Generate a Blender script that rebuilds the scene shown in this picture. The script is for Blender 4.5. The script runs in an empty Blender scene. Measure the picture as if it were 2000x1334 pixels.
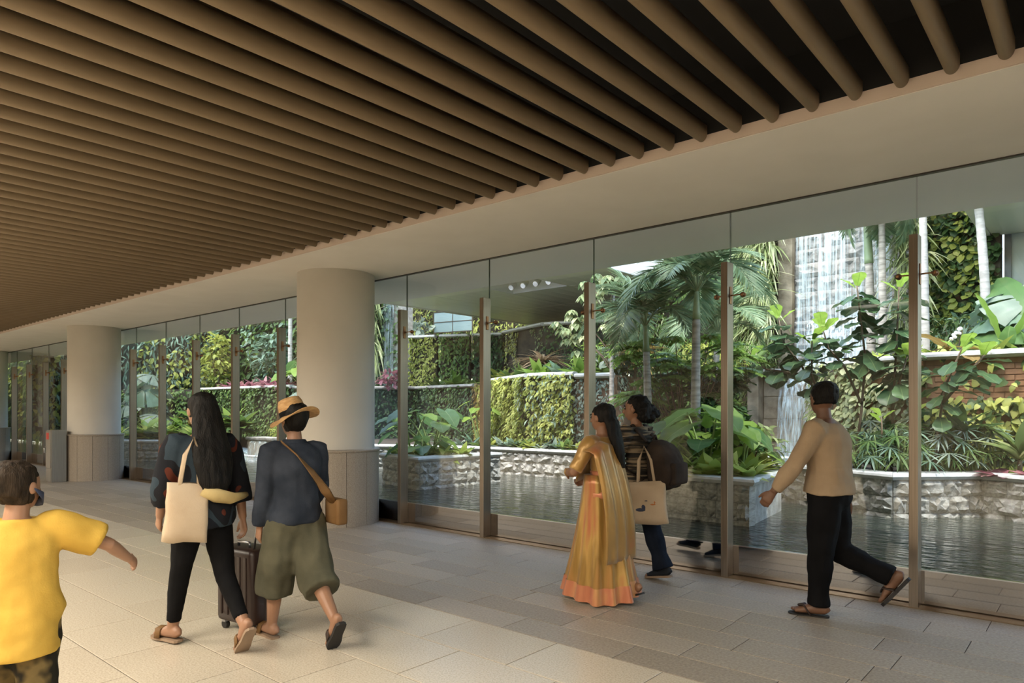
import bpy, bmesh, math, random
import numpy as np
from mathutils import Vector, Matrix, noise as mnoise

SC = bpy.context.scene
COL = SC.collection
R = math.radians
ORD = ('first second third fourth fifth sixth seventh eighth ninth tenth eleventh twelfth thirteenth fourteenth fifteenth sixteenth').split()
rng = np.random.default_rng(7)
random.seed(7)

# ------------------------------------------------------------------ camera
YAW = math.atan(1568.0 / 1350.0)
cam_d = bpy.data.cameras.new('camera')
cam_d.sensor_width = 36.0
cam_d.lens = 1350.0 / 2000.0 * 36.0
cam_d.shift_y = 136.0 / 2000.0
cam_d.clip_start = 0.05
cam_d.clip_end = 300
cam = bpy.data.objects.new('camera', cam_d)
COL.objects.link(cam)
cam.location = (0, 0, 1.5)
cam.rotation_euler = (R(90), 0, R(90) - YAW)
SC.camera = cam

# ------------------------------------------------------------------ light
SC.view_settings.view_transform = 'Standard'
SC.view_settings.look = 'None'
SC.view_settings.gamma = 1.0
SC.view_settings.use_curve_mapping = False
SC.view_settings.exposure = 0.0
SC.cycles.max_bounces = 8
SC.cycles.diffuse_bounces = 4
SC.cycles.glossy_bounces = 4
SC.cycles.transmission_bounces = 4
SC.cycles.transparent_max_bounces = 16
SC.cycles.caustics_reflective = False
SC.cycles.caustics_refractive = False
SC.cycles.sample_clamp_indirect = 6.0

SKY = 1.2
SUN = 5.0
FILL = 57.0
world = bpy.data.worlds.new('world')
SC.world = world
world.use_nodes = True
wn = world.node_tree.nodes
wl = world.node_tree.links
bgn = wn['Background']
sky = wn.new('ShaderNodeTexSky')
sky.sky_type = 'NISHITA'
sky.sun_disc = False
sky.sun_elevation = R(58)
sky.sun_rotation = R(200)
sky.air_density = 1.3
sky.dust_density = 2.5
wl.new(sky.outputs['Color'], bgn.inputs['Color'])
bgn.inputs['Strength'].default_value = SKY

sun_d = bpy.data.lights.new('sun', 'SUN')
sun_d.energy = SUN
sun_d.angle = R(1.2)
sun_d.color = (1.0, 0.94, 0.82)
sun = bpy.data.objects.new('sun', sun_d)
COL.objects.link(sun)
SUNDIR = Vector((0.40, -0.14, 0.90))          # towards the sun
sun.rotation_euler = SUNDIR.to_track_quat('Z', 'Y').to_euler()
sun.location = (-10, 5, 30)


def area(name, loc, size, power, color, spread=150):
    d = bpy.data.lights.new(name, 'AREA')
    d.shape = 'RECTANGLE'
    d.size, d.size_y = size
    d.energy = power
    d.color = color
    d.spread = R(spread)
    o = bpy.data.objects.new(name, d)
    COL.objects.link(o)
    o.location = loc
    return o


for lx in (-31.0, -26.0, -21.0, -16.0, -11.5, -7.5, -3.5, 0.5, 4.5):      # unseen lights added to brighten the hall, behind the camera line
    area('hall_fill', (lx, -1.0, 3.33), (2.6, 0.5), FILL * 4.2, (1.0, 0.89, 0.72), 165)
    area('hall_fill', (lx, -3.8, 3.33), (2.6, 0.5), FILL * 3.2, (1.0, 0.89, 0.72), 165)

# ------------------------------------------------------------------ materials
MATS = {}


def nodes_of(m):
    m.use_nodes = True
    nt = m.node_tree
    nt.nodes.clear()
    out = nt.nodes.new('ShaderNodeOutputMaterial')
    return nt, nt.nodes, nt.links, out


def mat(name, c1, c2=None, scale=8.0, rough=0.5, metal=0.0, bump=0.0, bscale=None, spec=0.5, detail=4.0,
        stretch=(1, 1, 1), coords='Object', lo=0.35, hi=0.65, coat=0.0):
    if name in MATS:
        return MATS[name]
    m = bpy.data.materials.new(name)
    nt, N, L, out = nodes_of(m)
    b = N.new('ShaderNodeBsdfPrincipled')
    L.new(b.outputs[0], out.inputs[0])
    b.inputs['Roughness'].default_value = rough
    b.inputs['Metallic'].default_value = metal
    b.inputs['Specular IOR Level'].default_value = spec
    b.inputs['Coat Weight'].default_value = coat
    tc = N.new('ShaderNodeTexCoord')
    mp = N.new('ShaderNodeMapping')
    mp.inputs['Scale'].default_value = stretch
    L.new(tc.outputs[coords], mp.inputs[0])
    if c2 is None:
        b.inputs['Base Color'].default_value = (*c1, 1)
    else:
        n = N.new('ShaderNodeTexNoise')
        n.inputs['Scale'].default_value = scale
        n.inputs['Detail'].default_value = detail
        L.new(mp.outputs[0], n.inputs['Vector'])
        r = N.new('ShaderNodeValToRGB')
        r.color_ramp.elements[0].position = lo
        r.color_ramp.elements[1].position = hi
        r.color_ramp.elements[0].color = (*c1, 1)
        r.color_ramp.elements[1].color = (*c2, 1)
        L.new(n.outputs['Fac'], r.inputs[0])
        L.new(r.outputs[0], b.inputs['Base Color'])
    if bump:
        n2 = N.new('ShaderNodeTexNoise')
        n2.inputs['Scale'].default_value = bscale or scale * 3
        n2.inputs['Detail'].default_value = 5
        L.new(mp.outputs[0], n2.inputs['Vector'])
        bp = N.new('ShaderNodeBump')
        bp.inputs['Strength'].default_value = bump
        bp.inputs['Distance'].default_value = 0.02
        L.new(n2.outputs['Fac'], bp.inputs['Height'])
        L.new(bp.outputs[0], b.inputs['Normal'])
    MATS[name] = m
    return m


def leafmat(name, cols, trans=0.35, rough=0.46, spec=0.28, vein=None):
    """leaf: colour from the per-leaf attribute 'rnd', a little light let through"""
    if name in MATS:
        return MATS[name]
    m = bpy.data.materials.new(name)
    nt, N, L, out = nodes_of(m)
    at = N.new('ShaderNodeAttribute')
    at.attribute_name = 'rnd'
    r = N.new('ShaderNodeValToRGB')
    el = r.color_ramp.elements
    el[0].position, el[1].position = 0.0, 1.0
    el[0].color = (*cols[0], 1)
    el[1].color = (*cols[-1], 1)
    for i, c in enumerate(cols[1:-1], 1):
        e = el.new(i / (len(cols) - 1))
        e.color = (*c, 1)
    L.new(at.outputs['Fac'], r.inputs[0])
    colour = r.outputs[0]
    if vein:
        at2 = N.new('ShaderNodeAttribute')
        at2.attribute_name = 'vein'
        mx = N.new('ShaderNodeMix')
        mx.data_type = 'RGBA'
        L.new(at2.outputs['Fac'], mx.inputs['Factor'])
        L.new(r.outputs[0], mx.inputs['A'])
        mx.inputs['B'].default_value = (*vein, 1)
        colour = mx.outputs['Result']
    b = N.new('ShaderNodeBsdfPrincipled')
    b.inputs['Roughness'].default_value = rough
    b.inputs['Specular IOR Level'].default_value = spec
    L.new(colour, b.inputs['Base Color'])
    t = N.new('ShaderNodeBsdfTranslucent')
    hs = N.new('ShaderNodeHueSaturation')
    hs.inputs['Saturation'].default_value = 1.0
    hs.inputs['Value'].default_value = 1.15
    L.new(colour, hs.inputs['Color'])
    L.new(hs.outputs[0], t.inputs['Color'])
    mix = N.new('ShaderNodeMixShader')
    mix.inputs[0].default_value = trans
    L.new(b.outputs[0], mix.inputs[1])
    L.new(t.outputs[0], mix.inputs[2])
    L.new(mix.outputs[0], out.inputs[0])
    MATS[name] = m
    return m


# ------------------------------------------------------------------ object helpers
def tag(o, label=None, cat=None, group=None, kind=None):
    if label:
        o['label'] = label
    if cat:
        o['category'] = cat
    if group:
        o['group'] = group
    if kind:
        o['kind'] = kind
    return o


def empty(name, loc=(0, 0, 0), rz=0.0, parent=None):
    o = bpy.data.objects.new(name, None)
    o.empty_display_size = 0.1
    COL.objects.link(o)
    o.location = loc
    o.rotation_euler = (0, 0, rz)
    o.parent = parent
    return o


def put(name, me, parent=None, loc=None, mw=None):
    o = bpy.data.objects.new(name, me)
    COL.objects.link(o)
    o.parent = parent
    if mw is not None:
        o.matrix_basis = mw
    elif loc is not None:
        o.location = loc
    return o


def npmesh(name, V, F, material=None, rnd=None, smooth=False, vein=None):
    """V (n,3), F (m,k) uniform faces"""
    V = np.ascontiguousarray(V, dtype=np.float32)
    F = np.ascontiguousarray(F, dtype=np.int32)
    me = bpy.data.meshes.new(name)
    k = F.shape[1]
    me.vertices.add(len(V))
    me.vertices.foreach_set('co', V.ravel())
    me.loops.add(F.size)
    me.loops.foreach_set('vertex_index', F.ravel())
    me.polygons.add(len(F))
    me.polygons.foreach_set('loop_start', np.arange(0, F.size, k, dtype=np.int32))
    if smooth:
        me.polygons.foreach_set('use_smooth', np.ones(len(F), dtype=bool))
    if rnd is not None:
        a = me.attributes.new('rnd', 'FLOAT', 'POINT')
        a.data.foreach_set('value', np.ascontiguousarray(rnd, dtype=np.float32))
    if vein is not None:
        a = me.attributes.new('vein', 'FLOAT', 'POINT')
        a.data.foreach_set('value', np.ascontiguousarray(vein, dtype=np.float32))
    me.update(calc_edges=True)
    if material:
        me.materials.append(material)
    return me


class MB:
    """collects boxes, tubes and lofts; mesh() returns ONE mesh"""

    def __init__(self):
        self.v, self.f = [], []

    def add(self, vs, fs):
        o = len(self.v)
        self.v += [tuple(p) for p in vs]
        self.f += [tuple(i + o for i in q) for q in fs]
        return self

    def box(self, x0, x1, y0, y1, z0, z1, M=None):
        vs = [Vector((x, y, z)) for z in (z0, z1) for y in (y0, y1) for x in (x0, x1)]
        if M is not None:
            vs = [M @ p for p in vs]
        return self.add(vs, [(0, 2, 3, 1), (4, 5, 7, 6), (0, 1, 5, 4), (2, 6, 7, 3), (0, 4, 6, 2), (1, 3, 7, 5)])

    def bbox(self, x0, x1, y0, y1, z0, z1, b=0.01, M=None):
        """bevelled box"""
        bm = bmesh.new()
        bmesh.ops.create_cube(bm, size=1)
        for p in bm.verts:
            p.co = Vector(((x0 + x1) / 2 + p.co.x * (x1 - x0), (y0 + y1) / 2 + p.co.y * (y1 - y0), (z0 + z1) / 2 + p.co.z * (z1 - z0)))
        bmesh.ops.bevel(bm, geom=bm.edges[:], offset=b, segments=2, affect='EDGES', profile=0.6)
        bm.verts.index_update()
        vs = [(M @ p.co) if M is not None else p.co.copy() for p in bm.verts]
        fs = [[p.index for p in q.verts] for q in bm.faces]
        bm.free()
        return self.add(vs, fs)

    def tube(self, pts, rad, n=8, cap=True, lat=None):
        """pts path; rad float or list of float/(ra, rb); lat: direction of the first axis"""
        pts = [Vector(p) for p in pts]
        k = len(pts)
        if not isinstance(rad, (list, tuple)):
            rad = [rad] * k
        rings = []
        ref = Vector(lat) if lat is not None else None
        prev = None
        for i, p in enumerate(pts):
            t = (pts[min(i + 1, k - 1)] - pts[max(i - 1, 0)])
            t = t.normalized() if t.length > 1e-9 else Vector((0, 0, 1))
            if ref is not None:
                a = ref - t * ref.dot(t)
            elif prev is not None:
                a = prev - t * prev.dot(t)
            else:
                a = t.orthogonal()
            if a.length < 1e-6:
                a = t.orthogonal()
            a.normalize()
            prev = a
            b = t.cross(a)
            r = rad[i]
            ra, rb = (r if isinstance(r, (list, tuple)) else (r, r))
            rings.append([p + a * (ra * math.cos(2 * math.pi * j / n)) + b * (rb * math.sin(2 * math.pi * j / n)) for j in range(n)])
        return self.loft(rings, cap)

    def loft(self, rings, cap=True):
        n = len(rings[0])
        vs = [p for r in rings for p in r]
        fs = []
        for i in range(len(rings) - 1):
            for j in range(n):
                j2 = (j + 1) % n
                fs.append((i * n + j, i * n + j2, (i + 1) * n + j2, (i + 1) * n + j))
        if cap:
            fs.append(tuple(range(n - 1, -1, -1)))
            fs.append(tuple((len(rings) - 1) * n + j for j in range(n)))
        return self.add(vs, fs)

    def ball(self, c, r, n=12, m=8, M=None):
        c = Vector(c)
        rx, ry, rz = r if isinstance(r, (list, tuple)) else (r, r, r)
        rings = []
        for i in range(m + 1):
            a = -math.pi / 2 + math.pi * i / m
            k = max(math.cos(a), 0.02)
            ring = []
            for j in range(n):
                q = Vector((rx * k * math.cos(2 * math.pi * j / n), ry * k * math.sin(2 * math.pi * j / n), rz * math.sin(a)))
                ring.append(c + (M @ q if M is not None else q))
            rings.append(ring)
        return self.loft(rings, True)

    def mesh(self, name, material=None, smooth=False):
        me = bpy.data.meshes.new(name)
        me.from_pydata(self.v, [], self.f)
        if smooth:
            me.polygons.foreach_set('use_smooth', np.ones(len(me.polygons), dtype=bool))
        me.update()
        if material:
            me.materials.append(material)
        return me

    def obj(self, name, material=None, parent=None, smooth=False, loc=None):
        return put(name, self.mesh(name, material, smooth), parent, loc)
# ------------------------------------------------------------------ materials of the hall
M_tile = mat('light_granite', (0.46, 0.40, 0.315), (0.62, 0.555, 0.455), scale=95, rough=0.27, spec=0.5, detail=3, bump=0.03, bscale=160, lo=0.3, hi=0.6)
M_tile2 = mat('light_granite_warm', (0.44, 0.38, 0.295), (0.60, 0.53, 0.43), scale=95, rough=0.25, detail=3, bump=0.03, bscale=160, lo=0.3, hi=0.6)
M_plank = mat('grey_granite', (0.275, 0.235, 0.19), (0.39, 0.345, 0.285), scale=60, rough=0.46, detail=4, bump=0.10, bscale=90)
M_plank2 = mat('grey_granite_dark', (0.25, 0.212, 0.17), (0.36, 0.316, 0.26), scale=60, rough=0.48, detail=4, bump=0.16, bscale=70)
M_plank3 = mat('grey_granite_pale', (0.31, 0.268, 0.22), (0.43, 0.38, 0.318), scale=60, rough=0.44, detail=4, bump=0.10, bscale=110)
M_grout = mat('grout', (0.07, 0.055, 0.042), rough=0.9)
M_plaster = mat('white_plaster', (0.71, 0.685, 0.635), (0.75, 0.725, 0.675), scale=2.0, rough=0.8, bump=0.02, bscale=60)
M_fascia = mat('bounce_tinted_plaster', (0.55, 0.46, 0.40), rough=0.8)  # pink is the warm floor bounce, put into the plaster colour
M_outsoffit = mat('pale_grey_panel', (0.83, 0.82, 0.92), (0.87, 0.86, 0.95), scale=1.0, rough=0.6)
M_black = mat('black_void', (0.006, 0.006, 0.006), rough=0.9)
M_slat = mat('bronze_slat', (0.165, 0.121, 0.071), (0.19, 0.139, 0.083), scale=3.0, rough=0.55, stretch=(3, .4, 3))
M_cladding = mat('beige_granite', (0.33, 0.28, 0.225), (0.46, 0.40, 0.335), scale=110, rough=0.45, detail=3, bump=0.02, bscale=150)
M_steel = mat('brushed_steel', (0.27, 0.225, 0.18), (0.33, 0.275, 0.225), scale=2, rough=0.34, metal=0.9, stretch=(70, 70, 1.2), bump=0.02, bscale=6)
M_mirror = mat('polished_kick_panel', (0.46, 0.43, 0.40), rough=0.045, metal=1.0)
M_chrome = mat('bright_edge', (0.8, 0.82, 0.84), rough=0.15, metal=1.0)
M_dark = mat('dark_channel', (0.03, 0.026, 0.022), rough=0.5)
M_brass = mat('bronze_fitting', (0.30, 0.15, 0.075), (0.36, 0.19, 0.09), scale=20, rough=0.35, metal=0.8)
M_brownbar = mat('bronze_floor_bar', (0.20, 0.145, 0.09), (0.25, 0.18, 0.12), scale=4, rough=0.4, metal=0.35)

m = bpy.data.materials.new('clear_glass')
nt, N, L, out = nodes_of(m)
fr = N.new('ShaderNodeFresnel')
geo = N.new('ShaderNodeNewGeometry')
mr = N.new('ShaderNodeMapRange')
mr.inputs['To Min'].default_value = 1.5
mr.inputs['To Max'].default_value = 1.0 / 1.5
L.new(geo.outputs['Backfacing'], mr.inputs['Value'])
L.new(mr.outputs[0], fr.inputs['IOR'])
tr = N.new('ShaderNodeBsdfTransparent')
tr.inputs[0].default_value = (0.955, 0.975, 0.962, 1)
gl = N.new('ShaderNodeBsdfGlossy')
gl.inputs['Roughness'].default_value = 0.0
gl.inputs['Color'].default_value = (1, 1, 1, 1)
mx = N.new('ShaderNodeMixShader')
L.new(fr.outputs[0], mx.inputs[0])
L.new(tr.outputs[0], mx.inputs[1])
L.new(gl.outputs[0], mx.inputs[2])
L.new(mx.outputs[0], out.inputs[0])
M_glass = m
M_glassedge = mat('glass_edge', (0.07, 0.10, 0.09), rough=0.2)

# ------------------------------------------------------------------ floor
X0, X1 = -46.0, 6.0
floor = MB().box(X0, X1, -6.0, 6.16, -0.30, -0.004).obj('floor', M_grout)
tag(floor, kind='structure')


def tile_mesh(w, d, material):
    b = 0.004
    g = 0.0030
    vs = [(g, g, -0.012), (w - g, g, -0.012), (w - g, d - g, -0.012), (g, d - g, -0.012),
          (g, g, -0.0015), (w - g, g, -0.0015), (w - g, d - g, -0.0015), (g, d - g, -0.0015),
          (g + b, g + b, 0), (w - g - b, g + b, 0), (w - g - b, d - g - b, 0), (g + b, d - g - b, 0)]
    fs = [(8, 9, 10, 11)]
    for a, c in ((0, 4), (4, 8)):
        for i in range(4):
            j = (i + 1) % 4
            fs.append((a + i, a + j, c + j, c + i))
    me = bpy.data.meshes.new('floor_tile')
    me.from_pydata(vs, [], fs)
    me.materials.append(material)
    return me


TW, TD = 0.757, 0.508
tile_me = [tile_mesh(TW, TD, M_tile), tile_mesh(TW, TD, M_tile2)]
rest = MB()
for r_ in range(18):
    y0 = 3.58 - TD * (r_ + 1)
    off = -4.21 + (TW / 2 if r_ % 2 else 0) - (TW * 0.0)
    k0 = int((X0 - off) / TW) + 1
    for k in range(k0, int((X1 - off) / TW)):
        x = off + k * TW
        near = (r_ < 6 and -19.5 < x < -0.2)
        # only the tiles that can fall into the frame are laid one by one
        if near and (x > -4.75 * (y0 + TD) - 1.2):
            o = put('floor_tile', tile_me[random.random() < 0.4], floor, (x, y0, 0.0))
        else:
            rest.box(x + .002, x + TW - .002, y0 + .002, y0 + TD - .002, -0.012, 0.0)
o = rest.obj('tile_field', M_tile, floor)
o['kind'] = 'stuff'

PW = 0.300
plank_me = {}
rest2 = MB()
for r_ in range(8):
    y0 = 3.58 + PW * r_
    x = X1 - random.random() * 0.8
    while x > X0:
        ln = random.choice((0.75, 0.9, 0.9, 1.05))
        x -= ln
        if -19.0 < x < 0.3:
            key = (ln, random.choice((0, 0, 1, 2)))
            if key not in plank_me:
                plank_me[key] = tile_mesh(ln, PW, (M_plank, M_plank2, M_plank3)[key[1]])
            put('floor_plank', plank_me[key], floor, (x, y0, 0.0))
        else:
            rest2.box(x + .002, x + ln - .002, y0 + .002, y0 + PW - .002, -0.012, 0.0)
o = rest2.obj('plank_field', M_plank, floor)
o['kind'] = 'stuff'
MB().box(X0, X1, 5.985, 6.16, -0.012, 0.004).obj('floor_bar', M_brownbar, floor)

# ------------------------------------------------------------------ ceiling with slats
SOF = 3.34
ceiling = MB().box(X0, X1, -6.0, 4.56, 3.78, 3.9).box(X0, X1, 4.53, 4.6, 3.42, 3.8).obj('ceiling', M_black)
tag(ceiling, kind='structure')
MB().box(X0, X1, 4.54, 6.14, SOF, SOF + 0.10).obj('soffit', M_plaster, ceiling)
MB().box(X0, X1, 4.527, 4.541, SOF + 0.002, SOF + 0.082).obj('soffit_edge', M_fascia, ceiling)


def slat_mesh():
    prof = []
    w, hb = 0.039, 0.052
    n = 14
    for i in range(n + 1):                      # rounded belly, straight cheeks, flat top
        a = math.pi + math.pi * i / n
        prof.append((w * math.cos(a), hb + hb * math.sin(a)))
    prof += [(w, 0.105), (-w, 0.105)]
    ends = [-5.9, -4.49, -2.98, -1.475, 0.03, 1.535, 3.04, 4.48]
    mb = MB()
    for i in range(7):
        mb.loft([[Vector((p[0], y, p[1])) for p in prof] for y in (ends[i] + .001, ends[i + 1] - .001)], False)
    mb.loft([[Vector((p[0] * .97, y, 0.05 + (p[1] - 0.05) * .97)) for p in prof] for y in (-5.9, 4.47)], False)
    mb.add([(p[0], 4.479, p[1]) for p in prof], [tuple(range(len(prof)))])
    # hanging rail on top
    mb.box(-0.012, 0.012, -5.9, 4.44, 0.1, 0.14)
    me = mb.mesh('slat', M_slat, False)
    for q in me.polygons:
        q.use_smooth = len(q.vertices) == 4 and abs(q.normal.y) < .5
    return me


sl = slat_mesh()
for k in range(-18, 168):
    put('slat', sl, ceiling, (-0.405 - 0.2455 * k, 0, 3.36))

# ------------------------------------------------------------------ the unseen sides of the hall
M_hallwall = mat('hall_wall', (0.17, 0.14, 0.11), (0.20, 0.17, 0.135), scale=1.2, rough=0.7)
tag(MB().box(X0, X1, -6.15, -6.0, 0, 3.9).obj('wall_back', M_hallwall), kind='structure')
tag(MB().box(X0 - .15, X0, -6.15, 6.16, 0, 3.9).obj('wall_left', M_hallwall), kind='structure')
tag(MB().box(X1, X1 + .15, -6.15, 6.16, 0, 3.9).obj('wall_right', M_hallwall), kind='structure')

# ------------------------------------------------------------------ round columns
COLX = (-7.94, -16.97, -26.0)
COLY = 5.56


def ring_seg(r0, r1, a0, a1, z0, z1, n=6):
    vs, fs = [], []
    for i in range(n + 1):
        a = a0 + (a1 - a0) * i / n
        c, s = math.cos(a), math.sin(a)
        vs += [(r0 * c, r0 * s, z0), (r1 * c, r1 * s, z0), (r1 * c, r1 * s, z1), (r0 * c, r0 * s, z1)]
    for i in range(n):
        a, b = i * 4, i * 4 + 4
        for j in range(4):
            fs.append((a + j, b + j, b + (j + 1) % 4, a + (j + 1) % 4))
    fs += [(0, 3, 2, 1), (n * 4, n * 4 + 1, n * 4 + 2, n * 4 + 3)]
    return vs, [f[::-1] for f in fs]


panel_me = bpy.data.meshes.new('stone_panel')
v_, f_ = ring_seg(0.535, 0.57, R(0.25), R(29.75), 0.0, 0.965, 5)
panel_me.from_pydata(v_, [], f_)
panel_me.materials.append(M_cladding)
shaft_me = MB().tube([(0, 0, 0.0), (0, 0, 0.99), (0, 0, 2), (0, 0, SOF)], 0.512, n=64).mesh('shaft', M_plaster, True)
rings = [[Vector((r * math.cos(2 * math.pi * j / 64), r * math.sin(2 * math.pi * j / 64), z)) for j in range(64)]
         for r, z in ((0.50, 0.966), (0.582, 0.966), (0.586, 0.972), (0.586, 0.99), (0.58, 0.996), (0.515, 1.0))]
collar_me = MB().loft(rings).mesh('collar', M_cladding, False)
for i, cx in enumerate(COLX):
    t = empty('column', (cx, COLY, 0))
    tag(t, ('thick white round column with granite base behind the straw hat woman',
            'white round column with granite base, grey steel cabinet against it',
            'white round column with granite base, farthest along the glass wall')[i], 'column', 'round columns along the glass wall')
    put('shaft', shaft_me, t)
    put('collar', collar_me, t)
    for k in range(12):
        p = put('stone_panel', panel_me, t)
        p.rotation_euler = (0, 0, R(30 * k + 8))

# ------------------------------------------------------------------ glass wall
PX = lambda k: -1.12 - 1.505 * k
GY = 6.13
post_mb = MB().bbox(-0.0315, 0.0315, 5.99, 6.118, 0.0, 2.85, 0.003)
post_me = post_mb.mesh('post', M_steel)
plate_me = MB().bbox(0.0315, 0.039, 6.035, 6.075, 2.47, 2.63, 0.003).bbox(-0.039, -0.0315, 6.035, 6.075, 2.47, 2.63, 0.003).mesh('bracket', M_brass)


def arm_mesh():
    mb = MB()
    for s in (1, -1):
        mb.tube([(s * 0.036, 6.055, 2.55), (s * 0.075, 6.06, 2.552), (s * 0.125, 6.085, 2.556)], 0.0065, 8)
        mb.tube([(s * 0.125, 6.075, 2.556), (s * 0.125, 6.098, 2.556)], [0.010, 0.022], 12)
        mb.tube([(s * 0.125, 6.098, 2.556), (s * 0.125, 6.124, 2.556)], 0.024, 12)
    return mb.mesh('glass_arm', M_brass, True)


arm_me = arm_mesh()
clamp_me = MB().bbox(-0.02, 0.02, 6.108, 6.152, 1.50, 1.535, 0.004).mesh('clamp', M_dark)


def pane_mesh(w):
    bm = bmesh.new()
    mb = MB().box(0.004, w - 0.004, GY - 0.007, GY + 0.007, 0.275, SOF - 0.004)
    me = mb.mesh('glass_pane', M_glass)
    me.materials.append(M_glassedge)
    for q in me.polygons:
        q.material_index = 0 if abs(q.normal.y) > 0.5 else 1
    return me


pane_me = pane_mesh(1.505)
kick_me = MB().box(0.003, 1.502, GY - 0.012, GY + 0.02, 0.012, 0.268).mesh('kick_panel', M_mirror)
edge_me = MB().box(0.0, 1.505, GY - 0.014, GY + 0.014, 0.267, 0.2755).mesh('edge_strip', M_chrome)
BAYS = ((1, range(-3, 5)), (2, range(5, 11)), (3, range(11, 17)), (4, range(17, 23)))
for wi, ks in BAYS:
    xa, xb = PX(ks[-1]) - 0.755, PX(ks[0]) + 0.755
    if wi == 1:
        xb = PX(-3)
    w = MB().box(xa, xb, GY - 0.02, GY + 0.02, SOF - 0.012, SOF + 0.02).obj('window_%d' % wi, M_dark)
    tag(w, kind='structure')
    for k in ks:
        x = PX(k)
        po = put('post', post_me, w, (x, 0, 0))
        put('bracket', plate_me, po)
        put('glass_arm', arm_me, po)
        put('clamp', clamp_me, po)
        if k > -3:
            put('glass_pane', pane_me, w, (x, 0, 0))
            kp = put('kick_panel', kick_me, w, (x, 0, 0))
            put('edge_strip', edge_me, kp)
    if wi < 4:   # half pane running in behind the column
        half = 1.505
        put('glass_pane', pane_me, w, (PX(ks[-1]) - half, 0, 0))
        kp = put('kick_panel', kick_me, w, (PX(ks[-1]) - half, 0, 0))
        put('edge_strip', edge_me, kp)

# steel cabinet by the second column
cb = empty('steel_cabinet', (-16.96, 4.82, 0))
tag(cb, 'waist-high stainless steel cabinet with a red sticker beside a column', 'cabinet')
M_cab = mat('cabinet_steel', (0.36, 0.34, 0.31), (0.42, 0.40, 0.37), scale=2, rough=0.35, metal=0.75, stretch=(60, 60, 1), bump=0.02, bscale=6)
M_red = mat('red_sticker', (0.52, 0.045, 0.03), rough=0.5)
M_white = mat('white_ink', (0.8, 0.78, 0.75), rough=0.5)
MB().bbox(-0.17, 0.17, -0.13, 0.145, 0.0, 1.10, 0.006).obj('body', M_cab, cb)
dr = MB().bbox(-0.155, 0.155, -0.15, -0.128, 0.30, 1.08, 0.004).obj('door', M_cab, cb)
MB().tube([(-0.12, -0.15, 0.62), (-0.12, -0.185, 0.62), (-0.12, -0.185, 0.74), (-0.12, -0.15, 0.74)], 0.008, 8).obj('handle', M_chrome, dr, True)
st = MB().box(-0.10, 0.06, -0.1525, -0.1495, 0.90, 1.04).obj('sticker', M_red, dr)
st['label'] = 'red square sticker'
MB().bbox(-0.155, 0.155, -0.145, -0.128, 0.02, 0.28, 0.004).obj('lower_panel', M_cab, cb)
# ================================================================== the garden behind the glass
WZ = 0.25          # pool water
M_soil = mat('dark_soil', (0.025, 0.018, 0.012), (0.05, 0.038, 0.025), scale=14, rough=0.95, bump=0.4)
M_rock = mat('grey_rock_face', (0.25, 0.245, 0.225), (0.47, 0.465, 0.435), scale=6, rough=0.85, bump=0.35, bscale=35, detail=8)
M_rock2 = mat('grey_rock_face_dark', (0.20, 0.19, 0.17), (0.38, 0.37, 0.335), scale=7, rough=0.8, bump=0.35, bscale=35, detail=8)  # darker rock; puts shade into the colour on some planter faces
M_coping = mat('pale_coping_stone', (0.40, 0.40, 0.385), (0.53, 0.53, 0.51), scale=9, rough=0.55, bump=0.05, bscale=60)
M_greystone = mat('waterfall_stone', (0.12, 0.11, 0.095), (0.34, 0.325, 0.30), scale=2.6, rough=0.55, bump=0.4, bscale=25, detail=9)
M_tanstone = mat('tan_pier_stone', (0.11, 0.088, 0.055), (0.29, 0.245, 0.175), scale=3.5, rough=0.7, bump=0.3, bscale=25, detail=8)
M_brick = mat('rust_brick', (0.22, 0.11, 0.055), (0.34, 0.18, 0.09), scale=5, rough=0.85, bump=0.2, bscale=50)
M_felt = mat('planting_felt', (0.022, 0.020, 0.014), (0.05, 0.042, 0.028), scale=5, rough=0.95, bump=0.4, bscale=30)
M_felt2 = mat('brown_wall', (0.15, 0.085, 0.05), (0.22, 0.13, 0.08), scale=4, rough=0.9)
M_concrete = mat('green_grey_concrete', (0.33, 0.37, 0.33), (0.41, 0.45, 0.40), scale=2.2, rough=0.7, bump=0.05, bscale=20)
M_bridge = mat('bridge_panel', (0.82, 0.86, 0.81), (0.86, 0.90, 0.85), scale=0.8, rough=0.3, spec=.6)
M_bridgew = mat('bridge_white', (0.82, 0.82, 0.80), rough=0.5)
M_joint = mat('joint_shadow_gap', (0.03, 0.035, 0.03), rough=0.8)
M_bark = mat('palm_bark', (0.20, 0.18, 0.15), (0.37, 0.34, 0.29), scale=5, rough=0.9, stretch=(1, 1, 5), bump=0.3, bscale=12)
M_bark2 = mat('pale_palm_bark', (0.27, 0.255, 0.225), (0.40, 0.38, 0.34), scale=5, rough=0.85, stretch=(1, 1, 5), bump=0.2, bscale=12)
M_crownshaft = mat('palm_crownshaft', (0.15, 0.22, 0.10), (0.24, 0.30, 0.17), scale=4, rough=0.5)
M_stem = mat('brown_stem', (0.09, 0.06, 0.035), (0.15, 0.11, 0.07), scale=12, rough=0.85)
M_gstem = mat('green_stem', (0.17, 0.24, 0.075), (0.25, 0.32, 0.12), scale=10, rough=0.5)

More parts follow.
